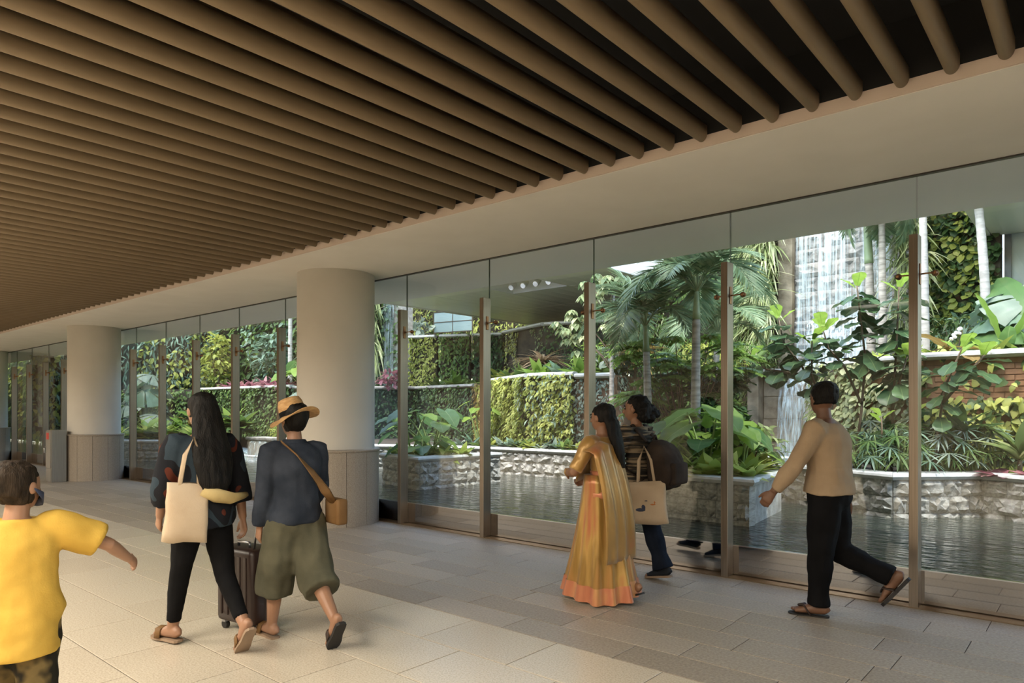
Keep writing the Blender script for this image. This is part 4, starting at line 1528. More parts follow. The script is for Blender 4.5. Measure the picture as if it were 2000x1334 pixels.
# ---- striped grass on the tall walls
def grass_wall(label, p0, p1, z0, z1, n, seed, ln=.42, z_extra=0.0):
    r = np.random.default_rng(seed)
    t = empty('hanging_grass', (0, 0, 0))
    tag(t, label, 'hanging plant')
    p0, p1 = np.array(p0), np.array(p1)
    d = p1 - p0
    nv = np.array([d[1], -d[0]]) / np.linalg.norm(d)
    u = r.random(n)
    P = np.zeros((n, 3))
    P[:, :2] = p0 + u[:, None] * d + nv * (.12 + .2 * r.random(n)[:, None])
    P[:, 2] = z0 + (z1 - z0) * r.random(n)
    # tufts
    k = np.round(P[:, 2] * 3) / 3
    P[:, 2] = .6 * k + .4 * P[:, 2]
    Y = np.stack([nv[0] * .8 + r.normal(0, .5, n), nv[1] * .8 + r.normal(0, .3, n), r.normal(.1, .4, n)], 1)
    Nn = np.stack([np.full(n, nv[0] * .2), np.full(n, nv[1] * .2), np.ones(n)], 1)
    tm = leaf_t(5, .045, .3, .3, 1.25, base=.6)
    foliage('foliage', t, L_grass, (tm, P, Y, Nn, ln * (.6 + .7 * r.random(n)), np.clip(r.random(n) * .8 + .2 * u, 0, 1)))
    return t


grass_wall('cascade of striped grass tufts beside the stone pilaster', (-6.0, 15.0), (-5.28, 14.85), 2.9, 6.6, 1500, 1, .46)
grass_wall('striped grass tufts edging the right side of the tall waterfall', (-3.0, 14.95), (-2.45, 14.8), 2.6, 6.8, 800, 2, .46)
grass_wall('curtain of pale grass beside the far thread of water near the column', (-18.6, 13.7), (-17.5, 14.0), 3.0, 5.4, 800, 3, .6)
ft = empty('thin_waterfall', (0, 0, 0))
tag(ft, 'thin far waterfall just right of the thick column', 'waterfall')
fall_sheet(MB(), (-17.55, 14.1), (-17.1, 14.15), 2.25, 5.2, .06, 8, 10, 12).obj('falling_water', M_fall, ft, True)
MB().box(-17.75, -16.85, 14.25, 14.7, 2.0, 6.0).obj('wall', M_rock2, ft)

# ---- fig trees of the right bed
fig('fiddle leaf fig in front of the tall waterfall, tallest stem', -2.55, 9.95, .70, [([(0, 0, 0), (.06, .1, .8), (.1, .15, 1.5), (.02, .2, 2.1), (-.02, .2, 2.5)], 26, .45), ([(.06, .1, .9), (-.1, -.1, 1.4), (-.30, -.1, 1.65), (-.38, -.1, 1.95)], 13, .35)], 1)
fig('fiddle leaf fig right beside the nearest steel post', -2.15, 10.15, .70, [([(0, 0, 0), (.02, 0, .9), (.05, .05, 1.7), (.08, .05, 2.45)], 26, .40), ([(.0, 0, .8), (.12, -.1, 1.2), (.2, -.1, 1.5)], 9, .3)], 2)
fig('leaning fiddle leaf fig reaching over the small waterfall', -2.85, 9.9, .70, [([(0, 0, 0), (-.12, .05, .9), (-.42, .15, 1.45), (-.75, .4, 1.8), (-.88, .55, 2.2)], 19, .5), ([(-.3, .1, 1.3), (-.6, .2, 1.35), (-.98, .3, 1.42), (-1.2, .3, 1.6)], 11, .35), ([(-.12, .05, .9), (-.2, -.1, 1.3), (-.18, -.15, 1.75)], 11, .2)], 3)
fig('fiddle leaf fig with hanging grey-green leaves right of the nearest post', -1.62, 9.85, .70, [([(0, 0, 0), (.05, 0, .6), (.12, 0, 1.1), (.3, -.05, 1.55)], 15, .35), ([(.1, 0, .9), (.35, 0, 1.25), (.55, 0, 1.5)], 10, .3)], 4, .30)
fig('young fiddle leaf fig low before the cream ivy', -2.15, 9.75, .70, [([(0, 0, 0), (-.02, .0, .4), (-.03, 0, .72)], 8, .5)], 6, .22)

# ---- small fan palms along the right wall
for i, (x, y, h, n) in enumerate(((-2.75, 10.05, .62, 8), (-2.45, 9.75, .55, 9), (-2.15, 9.50, .52, 10), (-1.9, 9.55, .6, 10), (-1.72, 9.85, .66, 10), (-1.48, 9.95, .62, 10), (-1.25, 10.15, .7, 10), (-1.02, 10.25, .6, 8), (-2.0, 10.0, .72, 9), (-2.35, 10.15, .7, 8))):
    fan_palm(ORD[i] + ' small dark fan palm in the thicket along the right stone wall', x, y, .70, h, n, .25, 40 + i, group='small fan palms along the right wall', spread=.32)
rosette('tuft of broad green strap leaves above the fan palm thicket', -1.45, 10.35, .7, L_mid, 34, .55, 1.3, 230, T_STRAPW, .8, 'strap_leaf_plant', None, .45)
rosette('striped upright strap plant at the right end of the stone wall', -.78, 10.1, .7, L_var, 30, .50, 1.0, 231, T_STRAPW, .9, 'strap_leaf_plant', None, .25)
rosette('purple-leaved low plant on the right stone wall', -.95, 9.85, .68, L_pink, 16, .26, 2.4, 232, T_STRAPW, .55, 'purple_leaf_plant', None)
rosette('purple-leaved low plant at the very right edge', -.62, 9.75, .68, L_pink, 16, .26, 2.4, 233, T_STRAPW, .55, 'purple_leaf_plant', None)

# ---- bed above the brick wall: tall palms, yellow grasses, big leaves
palm('tall thin palm before the waterfall with green crownshaft, left one', -3.30, 14.0, 2.15, 3.7, .9, 9, 5, .065, (-.12, 0), bark=M_bark, shaft=1.55, fr=FRT, lo=-.3)
palm('tall thin palm before the waterfall with a drooping fringe of leaves', -3.02, 13.6, 2.15, 3.05, 1.0, 12, 7, .06, (-.02, 0), bark=M_bark, shaft=.3, fr=FRT, lo=-.9)
palm('tall pale palm trunk rising before the round leaved planting', -1.33, 12.2, 2.15, 4.1, 1.2, 9, 6, .055, (-.32, 0), bark=M_bark2, shaft=1.3)
palm('pale palm trunk hidden by the nearest steel post', -2.12, 12.2, 2.15, 4.2, 1.1, 9, 8, .052, (-.12, .1), bark=M_bark2, shaft=1.4)
for i in range(16):
    u = i / 15
    rosette(ORD[i] + ' grassy yellow-green bromeliad from the left above the brick wall', -2.9 + 3.0 * u + .05 * math.sin(i * 9), 11.75 - .55 * min(1, u * 2.2) + .12 * math.sin(i * 4) + .1, 2.16, (L_lime, L_yel, L_lime, L_bright)[i % 4], 30, .36, 1.2, 240 + i, T_STRAPW, .65, 'grassy_bromeliad', 'grassy bromeliads above the brick wall')
paddle('banana-like plant with tall upright leaf above the brick wall', -1.05, 11.55, 2.16,
       [(-.25, -.1, .25, .78, 1.0, 0), (.30, -.1, .3, .75, .75, 0), (.5, -.3, .3, .7, .45, 1), (-.55, -.35, .3, .62, .35, 2), (.1, -.6, .2, .55, .7, 1), (.6, .1, .4, .8, .6, 1)], 1)
paddle('plant with one big bronze leaf arching over the brick wall', -1.55, 11.25, 2.16, [(-.35, -.3, .22, .55, .55, 2), (.55, -.5, .2, .55, .05, 1), (.3, -.7, .22, .5, .2, 2)], 2)
fan_palm('large round pleated fan palm at the top right', -.85, 12.1, 2.16, 1.15, 8, .62, 60, LIC, 'pleated_fan_palm', None, .45, .9)
shrub('dark shrub low between bromeliads and round leaved wall', -1.9, 13.3, 2.16, L_dark, 420, .7, .4, .9, .15, 61, T_NAR)
shrub('mid green strap shrub before the round leaved wall', -1.5, 13.8, 2.16, L_blue, 420, .8, .4, 1.0, .18, 62, T_NAR)
b_ = MB()
for i in range(7):
    b_.ball((.02 * math.sin(i * 2), .02 * math.cos(i * 3), .03 * i), (.03, .03, .022), 8, 5)
fl = empty('white_flower_spike', (-1.62, 11.15, 2.5), 0)
fl.rotation_euler = (R(-20), R(38), 0)
tag(fl, 'white flower spike between the bromeliads above the brick wall', 'flower')
b_.obj('blossoms', M_bridgew, fl, True)
MB().tube([(0, 0, -.45), (0, 0, 0)], .008, 6).obj('stem', M_gstem, fl, True)

# ---- left part of the garden, seen between the two big columns
fan_palm('silvery pleated fan palm behind the first posts after the second column', -22.8, 8.9, .7, 2.0, 9, .52, 70, [LIC[1], LIC[1], LIC[2]], 'pleated_fan_palm', None, .75, .9)
fan_palm('torn pale fan palm behind the straw hat', -16.6, 10.6, .7, 1.4, 6, .48, 71, [LIC[1], LIC[0]], 'pleated_fan_palm', None, .4, 1.0)
taro('green elephant ears above the pink bed', -18.4, 11.7, 2.15, .9, .55, 9, 73, .5, spread=.9)
taro('elephant ear plant low by the far planter', -20.4, 8.6, .7, .8, .45, 8, 74, .5, spread=.8)
for i in range(12):
    rosette(ORD[i] + ' bushy strap plant from the left in the far planter', -23.2 + .42 * i, 7.9 + .9 * min(1, i / 9) + .25 * math.sin(i * 5), .68, (L_bright, L_mid, L_lime, L_bright)[i % 4], 34, .62, 1.4, 260 + i, T_STRAPW, .75, 'bushy_strap_plant', 'bushy strap plants of the far planter')
for i in range(5):
    rosette(ORD[i] + ' croton from the left behind the long haired woman', -20.6 + .42 * i, 9.6 + .1 * i, .68, (L_bronze, L_lime, L_bronze, L_bright, L_mid)[i], 46, .62, 2.0, 280 + i, T_STRAPW, .8, 'croton', 'crotons in the far planter', .3)
for i in range(9):
    rosette(ORD[i] + ' pink cordyline from the left in the row above the clipped hedge', -22.0 + .42 * i, 11.25 + .05 * math.sin(i * 4), 2.15, L_pink, 34, .42, 1.2, 290 + i, T_STRAPW, .8, 'pink_cordyline', 'pink cordylines above the clipped hedge')
for i in range(4):
    shrub(ORD[i] + ' low mound of fine leaves from the left by the little water step', -18.1 + .5 * i, 10.75 - .05 * i, .68, (L_lime, L_bright, L_yel, L_silver)[i], 300, .35, .3, .5, .12, 300 + i, T_NAR, group='low mounds by the little water step')
palm('pale thin palm trunk against the tall bank, by the fourth post after the column', -19.6, 12.0, 2.15, 4.6, 1.3, 9, 12, .06, (.05, 0), bark=M_bark2)
palm('pale thin palm trunk against the tall bank, beside the thick column', -17.3, 12.3, 2.15, 4.6, 1.3, 9, 13, .06, (.05, 0), bark=M_bark2)
shrub('yellow-leaved bush high on the bank behind the second post', -23.6, 11.6, 2.15, L_yel, 420, .8, .5, 2.0, .2, 311, T_OV3)
shrub('blue-green bush on the bank above the pink row', -21.0, 12.2, 2.15, L_blue, 420, 1.0, .5, 1.9, .22, 312, T_OV3)
shrub('mid green bush on the bank behind the straw hat', -18.6, 12.4, 2.15, L_mid, 420, 1.0, .5, 1.9, .2, 313, T_OV3)
shrub('red tinted plant on the ledge right of the thick column', -15.9, 13.0, 2.15, L_pink, 90, .4, .3, .5, .2, 314, T_OV3)
for i in range(8):
    rosette(ORD[i] + ' yellow spiky plant from the left before the frosted screen', -19.6 + .45 * i, 15.9 + .12 * math.sin(i * 3), 3.0, (L_yel, L_lime)[i % 2], 34, .85, 1.2, 320 + i, T_STRAPW, .9, 'spiky_plant', 'yellow spiky plants by the glass screen')
shrub('silver-leaved bush left of the frosted glass screen', -18.6, 16.4, 3.0, L_silver, 200, .7, .4, 1.7, .28, 330, T_OV3)
shrub('large dark leaves hanging over the top of the planted wall', -6.6, 14.4, 4.35, L_blue, 60, .55, .35, .7, .42, 331, T_RND, stems=0) if False else None
# ================================================================== people
DG = None


def solidify(mb, voxel, smooth=4, factor=.5):
    """closed overlapping lofts -> ONE continuous skin"""
    me = mb.mesh('tmp')
    bm = bmesh.new()
    bm.from_mesh(me)
    bmesh.ops.recalc_face_normals(bm, faces=bm.faces[:])
    bm.to_mesh(me)
    bm.free()
    o = bpy.data.objects.new('tmp', me)
    COL.objects.link(o)
    r = o.modifiers.new('r', 'REMESH')
    r.mode = 'VOXEL'
    r.voxel_size = voxel
    r.use_smooth_shade = True
    s = o.modifiers.new('s', 'SMOOTH')
    s.factor = factor
    s.iterations = smooth
    dg = bpy.context.evaluated_depsgraph_get()
    out = bpy.data.meshes.new_from_object(o.evaluated_get(dg))
    bpy.data.objects.remove(o)
    bpy.data.meshes.remove(me)
    return out


def ripple(me, fn):
    """push verts along normals by fn(co)"""
    n = len(me.vertices)
    co = np.empty(n * 3, np.float32)
    no = np.empty(n * 3, np.float32)
    me.vertices.foreach_get('co', co)
    me.vertices.foreach_get('normal', no)
    co = co.reshape(-1, 3)
    no = no.reshape(-1, 3)
    d = np.array([fn(Vector(map(float, c))) for c in co], np.float32)
    me.vertices.foreach_set('co', (co + no * d[:, None]).ravel())
    me.update()


def folds(amp, fx, fz, seed=0.0, fine=0.0):
    def fn(c):
        v = mnoise.noise(Vector((c.x * fx + seed, c.y * fx, c.z * fz)))
        w = mnoise.noise(Vector((c.x * fx * 2.3, c.y * fx * 2.3 + seed, c.z * fz * 2.6)))
        return amp * (v + .5 * w)
    return fn


TORSO = [(.445, .030, .040), (.470, .070, .062), (.500, .090, .070), (.535, .094, .070), (.58, .083, .062), (.63, .073, .055), (.69, .082, .061), (.745, .094, .064), (.785, .100, .058), (.812, .088, .047), (.832, .045, .037), (.845, .034, .035)]


class Person:
    def __init__(s, name, label, x, y, heading, h, female=True, skin=None, girth=1.0):
        s.root = empty(name, (x, y, 0), R(heading))
        tag(s.root, label, 'person')
        s.h, s.g, s.f = h, girth, female
        s.skin = skin
        s.J = {}
        s.lean = 0.0
        s.up = 0.0

    def sp(s, u):
        """spine point at height fraction u"""
        return Vector((s.lean * max(0, u - .5) * s.h, 0, u * s.h + s.up))

    def pose(s, legs, arms, lean=.06, head=(0, 0), foot=((0, 0), (0, 0))):
        """legs: per side (thigh, knee) degrees; arms: per side (flex, abd, flex2, abd2); side 0 = left (+y)"""
        h = s.h
        s.lean = lean
        s.headrot = head
        low = 9
        for i, sd in enumerate((1, -1)):
            a, k = R(legs[i][0]), R(legs[i][1])
            spread = legs[i][2] if len(legs[i]) > 2 else 0
            hip = Vector((0, sd * .052 * h, .50 * h))
            td = Vector((math.sin(a), sd * R(spread), -math.cos(a))).normalized()
            knee = hip + td * .235 * h
            sh = Vector((math.sin(a - k), sd * R(spread) * .3, -math.cos(a - k))).normalized()
            ank = knee + sh * .225 * h
            p, yw = R(foot[i][0]), R(foot[i][1]) * sd
            fd = Vector((math.cos(p) * math.cos(yw), math.cos(p) * math.sin(yw), -math.sin(p)))
            fu = Vector((math.sin(p) * math.cos(yw), math.sin(p) * math.sin(yw), math.cos(p)))
            s.J['hip', i], s.J['knee', i], s.J['ank', i], s.J['fd', i], s.J['fu', i] = hip, knee, ank, fd, fu
            for q in (ank - fu * .042 * h - fd * .03 * h, ank - fu * .042 * h + fd * .105 * h):
                low = min(low, q.z)
            S = s.sp(.805) + Vector((0, sd * .112 * h * s.g, 0))
            fl, ab, f2, a2 = [R(v) for v in arms[i]]
            ud = Vector((math.sin(fl) * math.cos(ab), sd * math.sin(ab), -math.cos(fl) * math.cos(ab)))
            fdv = Vector((math.sin(f2) * math.cos(a2), sd * math.sin(a2), -math.cos(f2) * math.cos(a2)))
            E = S + ud * .172 * h
            W = E + fdv * .150 * h
            s.J['sho', i], s.J['elb', i], s.J['wri', i], s.J['hd', i] = S, E, W, fdv
        s.up = -low + .012
        for k, v in list(s.J.items()):
            if k[0] in ('hip', 'knee', 'ank', 'sho', 'elb', 'wri'):
                v.z += s.up

    # ---- pieces
    def torso(s, mb, u0, u1, inf=0.0, flare=None, n=20):
        h = s.h
        us = [t[0] for t in TORSO]
        rings = []
        k = 14
        for i in range(k + 1):
            u = u0 + (u1 - u0) * i / k
            a = float(np.interp(u, us, [t[1] for t in TORSO])) * h * s.g + inf
            b = float(np.interp(u, us, [t[2] for t in TORSO])) * h * s.g + inf
            if not s.f:
                if .52 < u < .7:
                    a *= 1.06
            elif .47 < u < .56:
                a *= 1.06
            if flare:
                fa = flare(u)
                a, b = a + fa, b + fa
            c = s.sp(u)
            c.x -= .012 * h * math.sin((u - .5) * 7)
            rings.append([c + Vector((b * math.cos(2 * math.pi * j / n), a * math.sin(2 * math.pi * j / n), 0)) for j in range(n)])
        mb.loft(rings)

    def leg(s, mb, i, rr, v0=0.0, v1=1.0, n=12):
        """rr: radii (x height) at hip, mid thigh, knee, calf, ankle"""
        H, K, A = s.J['hip', i], s.J['knee', i], s.J['ank', i]
        pts = [H + Vector((0, 0, .02 * s.h)), H.lerp(K, .45), H.lerp(K, .85), K, K.lerp(A, .3), K.lerp(A, .65), A]
        rs = [rr[0], rr[1], rr[2] * 1.04, rr[2], rr[3], rr[3] * .82, rr[4]]
        tt = [0, .22, .43, .5, .65, .83, 1.0]
        P, Q = [], []
        for q in np.linspace(v0, v1, 12):
            j = max(k for k in range(7) if tt[k] <= q + 1e-9)
            j = min(j, 5)
            w = (q - tt[j]) / (tt[j + 1] - tt[j])
            P.append(pts[j].lerp(pts[j + 1], w))
            Q.append((rs[j] + (rs[j + 1] - rs[j]) * w) * s.h)
        mb.tube(P, Q, n, lat=(0, 1, 0))

    def arm(s, mb, i, rr, v0=0.0, v1=1.0, n=12):
        S, E, W = s.J['sho', i], s.J['elb', i], s.J['wri', i]
        C = s.sp(.80) + Vector((0, (1 if i == 0 else -1) * .06 * s.h, 0))
        pts = [C, S, S.lerp(E, .5), E, E.lerp(W, .35), W]
        rs = [rr[0] * .9, rr[0], rr[1], rr[2], rr[2] * 1.02, rr[3]]
        tt = [-.2, 0, .3, .55, .70, 1.0]
        P, Q = [], []
        for q in np.linspace(-.2 if v0 <= 0 else v0, v1, 12):
            j = min(4, max(k for k in range(6) if tt[k] <= q + 1e-9))
            w = (q - tt[j]) / (tt[j + 1] - tt[j])
            P.append(pts[j].lerp(pts[j + 1], w))
            Q.append((rs[j] + (rs[j + 1] - rs[j]) * w) * s.h)
        mb.tube(P, Q, n)

    def hand(s, mb, i, curl=25):
        h = s.h
        W, d = s.J['wri', i], s.J['hd', i]
        sd = 1 if i == 0 else -1
        m_ = Vector((0, -sd, 0))
        m_ = (m_ - d * m_.dot(d)).normalized()       # palm faces the body
        t_ = d.cross(m_) * sd                         # towards the thumb side
        if t_.x < 0 and abs(t_.x) > .2:
            t_ = -t_
        pal = [(0, .017, .012), (.02, .021, .012), (.045, .026, .012), (.056, .024, .010)]
        mb.tube([W + d * (q[0] * h) for q in pal], [(q[1] * h * .95, q[2] * h * .95) for q in pal], 10, lat=t_)
        for f in range(4):
            b = W + d * (.05 * h) + t_ * ((.0175 - .0115 * f) * h)
            ln = (.044, .049, .046, .036)[f] * h
            dirv = d.copy()
            P = [b - d * .012 * h, b]
            for sgm in (.45, .32, .23):
                dirv = (Matrix.Rotation(R(-curl) * sd * (1 if True else 1), 3, t_) @ dirv)
                if dirv.dot(m_) < -.05:
                    dirv = (Matrix.Rotation(R(2 * curl) * sd, 3, t_) @ dirv)
                P.append(P[-1] + dirv * ln * sgm)
            mb.tube(P, [.0062 * h, .006 * h, .0056 * h, .0052 * h, .0042 * h], 8)
        b = W + d * .016 * h + t_ * .014 * h
        td = (d * .75 + t_ * .62 + m_ * .25).normalized()
        td2 = (d * .95 + t_ * .22 + m_ * .25).normalized()
        mb.tube([b - td * .012 * h, b + td * .016 * h, b + td * .026 * h + td2 * .008 * h, b + td * .026 * h + td2 * .03 * h], [.0095 * h, .0085 * h, .0068 * h, .005 * h], 8)

    def foot(s, mb, i, inf=0.0, toes=True, cut=None):
        h = s.h
        A, fd, fu = s.J['ank', i], s.J['fd', i], s.J['fu', i]
        side = fu.cross(fd)
        prof = [(-.038, .012, .016, -.028), (-.03, .019, .024, -.018), (-.008, .021, .030, -.011), (.02, .021, .026, -.016), (.05, .024, .019, -.023), (.075, .027, .014, -.028), (.092, .026, .011, -.031)]
        mb.tube([A + fd * q[0] * h + fu * q[3] * h for q in prof], [(q[1] * h + inf, q[2] * h + inf) for q in prof], 12, lat=side)
        if toes:
            sd = 1 if i == 0 else -1
            for k in range(5):
                w = (.017 - .0088 * k) * h * -sd
                b = A + fd * (.088 - .003 * k * k * .4) * h + fu * -.032 * h + side * w
                l = (.026, .022, .020, .017, .014)[k] * h
                r_ = (.0095, .0066, .0062, .006, .0058)[k] * h
                mb.tube([b - fd * .012 * h, b, b + fd * l * .6, b + fd * l], [r_, r_, r_, r_ * .7], 8)

    def headM(s):
        yw, pt = R(s.headrot[0]), R(s.headrot[1])
        c = s.sp(.845)
        c.x -= .004 * s.h
        return Matrix.Translation(c) @ Matrix.Rotation(yw, 4, 'Z') @ Matrix.Rotation(pt, 4, 'Y')

    HP = [(-.062, .020, .020, .022), (-.050, .031, .037, .012), (-.028, .042, .052, .003), (0, .0465, .058, -.003), (.026, .046, .058, -.006), (.046, .038, .048, -.008), (.059, .024, .031, -.009), (.065, .007, .009, -.009)]

    def head(s, mb, k=1.0):
        h = s.h * k
        M = s.headM()
        z0 = .09 * h
        rings = []
        for v, a, b, o in s.HP:
            rings.append([M @ Vector((o * h + b * h * math.cos(t), a * h * math.sin(t), z0 + v * h)) for t in [2 * math.pi * j / 20 for j in range(20)]])
        mb.loft(rings)
        mb.tube([M @ Vector((-.008 * h, 0, -.045 * h)), M @ Vector((-.004 * h, 0, .02 * h)), M @ Vector((.002 * h, 0, z0 - .02 * h))], [.036 * h, .031 * h, .031 * h], 14)
        mb.tube([M @ Vector((.052 * h, 0, z0 + .010 * h)), M @ Vector((.060 * h, 0, z0 - .004 * h)), M @ Vector((.066 * h, 0, z0 - .015 * h)), M @ Vector((.052 * h, 0, z0 - .020 * h))], [.006 * h, .008 * h, .010 * h, .008 * h], 8)
        for sd in (1, -1):
            mb.ball(M @ Vector((-.004 * h, sd * .048 * h, z0 - .004 * h)), (.013 * h, .007 * h, .019 * h), 10, 8, M.to_3x3())
        for zz, ln in ((-.034, .017), (-.040, .015)):
            mb.tube([M @ Vector((.050 * h, -ln * h, z0 + zz * h)), M @ Vector((.056 * h, 0, z0 + zz * h)), M @ Vector((.050 * h, ln * h, z0 + zz * h))], [.003 * h, .0042 * h, .003 * h], 8)

    def face(s, parent):
        h = s.h
        M = s.headM()
        z0 = .09 * h
        for sd in (1, -1):
            e = MB().ball(M @ Vector((.0465 * h, sd * .019 * h, z0 + .004 * h)), (.0075 * h, .011 * h, .007 * h), 10, 8, M.to_3x3()).obj('eye', M_eye, parent, True)
            MB().tube([M @ Vector((.050 * h, sd * .008 * h, z0 + .017 * h)), M @ Vector((.0515 * h, sd * .02 * h, z0 + .020 * h)), M @ Vector((.045 * h, sd * .031 * h, z0 + .016 * h))], .0028 * h, 6).obj('eyebrow', M_hair, parent, True)

    def body(s, arms=True, toes=True, headk=1.0):
        mb = MB()
        g = s.g
        s.torso(mb, .445, .845)
        for i in (0, 1):
            s.leg(mb, i, (.056 * g, .050 * g, .035, .034 if s.f else .036, .021))
            s.arm(mb, i, (.036 * g, .029 * g, .024 * g, .0165))
            s.hand(mb, i)
            s.foot(mb, i)
        s.head(mb, headk)
        me = solidify(mb, .0062 * s.h / 1.6 + .0002, 3, .45)
        me.name = 'body'
        me.materials.append(s.skin)
        o = put('body', me, s.root)
        s.face(s.root)
        return o

    def cloth(s, name, mb, material, voxel=.011, smooth=5, fold=None, parent=None):
        me = solidify(mb, voxel, smooth)
        me.name = name
        if fold:
            ripple(me, fold)
        me.materials.append(material)
        return put(name, me, parent or s.root)

    def hair_cap(s, mb, back=.012, low=-.035, k=1.13):
        """skull cap of hair, open to the face"""
        h = s.h
        M = s.headM()
        z0 = .09 * h
        rings = []
        for v, a, b, o in s.HP:
            if v < low:
                continue
            vv = v * 1.10 + .004
            front = 1.0 if v > .02 else .62
            ring = []
            for j in range(20):
                t = 2 * math.pi * j / 20
                c = math.cos(t)
                bx = b * k * h * (front if c > 0 else 1.08)
                ring.append(M @ Vector((o * h - back * h + bx * c, a * k * h * math.sin(t), z0 + vv * h)))
            rings.append(ring)
        mb.loft(rings)


def skinmat(name, c):
    return mat(name, tuple(v * .92 for v in c), c, scale=9, rough=.5, bump=.03, bscale=200)


M_skin = skinmat('skin_tan', (.31, .165, .10))
M_skin2 = skinmat('skin_brown', (.28, .14, .08))
M_skin3 = skinmat('skin_deep', (.17, .085, .05))
M_hair = mat('black_hair', (.003, .0026, .0024), (.008, .0065, .0055), scale=14, rough=.58, spec=.2, stretch=(3, 3, .35), bump=.35, bscale=60)
M_hairb = mat('brown_black_hair', (.010, .007, .005), (.035, .024, .016), scale=14, rough=.65, spec=.15, stretch=(3, 3, .5), bump=.35, bscale=60)
M_eye = mat('eye_dark', (.03, .02, .015), rough=.15)
hairfold = folds(.007, 26, 5, 3)


def cloth_mat(name, c1, c2=None, scale=6, rough=.85, **k):
    return mat(name, c1, c2 or tuple(v * 1.25 for v in c1), scale=scale, rough=rough, bump=k.pop('bump', .12), bscale=k.pop('bscale', 140), spec=.12, **k)


M_cream = cloth_mat('cream_shirt', (.33, .24, .155), (.385, .285, .185))
M_blacktr = cloth_mat('black_trousers', (.0035, .0035, .004), (.006, .006, .007))
M_navy = cloth_mat('dark_jeans', (.006, .009, .018), (.012, .017, .030))
M_denim = cloth_mat('denim_jacket', (.016, .021, .032), (.038, .046, .064), scale=5)
M_olive = cloth_mat('olive_cotton', (.064, .062, .042), (.098, .094, .064))
M_yellow = cloth_mat('yellow_tshirt', (.43, .265, .045), (.52, .335, .065))
M_canvas = cloth_mat('natural_canvas', (.46, .36, .255), (.52, .42, .31))
M_leatherbr = cloth_mat('brown_leather', (.14, .075, .03), (.19, .11, .05), rough=.5)
M_sole = mat('dark_rubber', (.015, .013, .012), rough=.7)
M_soletan = mat('tan_sole', (.26, .18, .12), (.30, .21, .14), scale=9, rough=.7)
M_strap = mat('dark_strap', (.035, .02, .014), rough=.6)
M_camo = cloth_mat('camouflage_cotton', (.016, .014, .010), (.13, .095, .04), scale=9, lo=.44, hi=.56, detail=2)
M_patch = cloth_mat('patterned_dark_blouse', (.012, .015, .022), (.020, .026, .036), scale=5)
# printed blouse: dark ground with big rust, teal and mustard shapes
nt = M_patch.node_tree
N, L = nt.nodes, nt.links
bs = [n for n in N if n.type == 'BSDF_PRINCIPLED'][0]
tc = N.new('ShaderNodeTexCoord')
vo = N.new('ShaderNodeTexNoise')
vo.inputs['Scale'].default_value = 3.6
vo.inputs['Detail'].default_value = 1.5
L.new(tc.outputs['Object'], vo.inputs['Vector'])
cr = N.new('ShaderNodeValToRGB')
cr.color_ramp.interpolation = 'CONSTANT'
el = cr.color_ramp.elements
el[0].position, el[0].color = 0, (.012, .014, .02, 1)
el[1].position, el[1].color = .40, (.030, .045, .060, 1)
for p, c in ((.47, (.013, .014, .018)), (.565, (.10, .028, .018)), (.61, (.015, .016, .022)), (.665, (.17, .12, .045)), (.71, (.02, .025, .03))):
    e = el.new(p)
    e.color = (*c, 1)
L.new(vo.outputs['Fac'], cr.inputs[0])
L.new(cr.outputs[0], bs.inputs['Base Color'])


def silk(name, cols, sx, rough=.32, lo=.25, hi=.75):
    m = bpy.data.materials.new(name)
    nt, N, L, out = nodes_of(m)
    b = N.new('ShaderNodeBsdfPrincipled')
    L.new(b.outputs[0], out.inputs[0])
    b.inputs['Roughness'].default_value = rough
    b.inputs['Metallic'].default_value = .25
    b.inputs['Sheen Weight'].default_value = .3
    tc = N.new('ShaderNodeTexCoord')
    mp = N.new('ShaderNodeMapping')
    mp.inputs['Scale'].default_value = sx
    L.new(tc.outputs['Object'], mp.inputs[0])
    n = N.new('ShaderNodeTexNoise')
    n.inputs['Scale'].default_value = 4
    n.inputs['Detail'].default_value = 3
    L.new(mp.outputs[0], n.inputs['Vector'])
    r = N.new('ShaderNodeValToRGB')
    el = r.color_ramp.elements
    el[0].position, el[1].position = lo, hi
    el[0].color, el[1].color = (*cols[0], 1), (*cols[-1], 1)
    for i, c in enumerate(cols[1:-1], 1):
        e = el.new(lo + (hi - lo) * i / (len(cols) - 1))
        e.color = (*c, 1)
    L.new(n.outputs['Fac'], r.inputs[0])
    L.new(r.outputs[0], b.inputs['Base Color'])
    return m


M_saree = silk('gold_silk', ((.38, .12, .04), (.40, .20, .05), (.30, .17, .035), (.50, .30, .08), (.44, .14, .06)), (1.8, 1.8, .22), lo=.30, hi=.70)
M_pallu = silk('gold_brocade', ((.36, .18, .05), (.48, .28, .08), (.38, .22, .06), (.46, .16, .065)), (1.1, 1.1, .7))
M_border = silk('terracotta_border', ((.42, .13, .06), (.55, .20, .10), (.60, .34, .12)), (2.5, 2.5, .5))
M_blouse = silk('orange_blouse', ((.42, .14, .05), (.52, .20, .07)), (2, 2, 2))
# ruffled top: dark with beige ruffle stripes
M_ruffle = mat('ruffled_top', (.018, .015, .012), (.25, .19, .12), scale=3.0, rough=.85, stretch=(1.2, 1.2, 16), lo=.47, hi=.60)


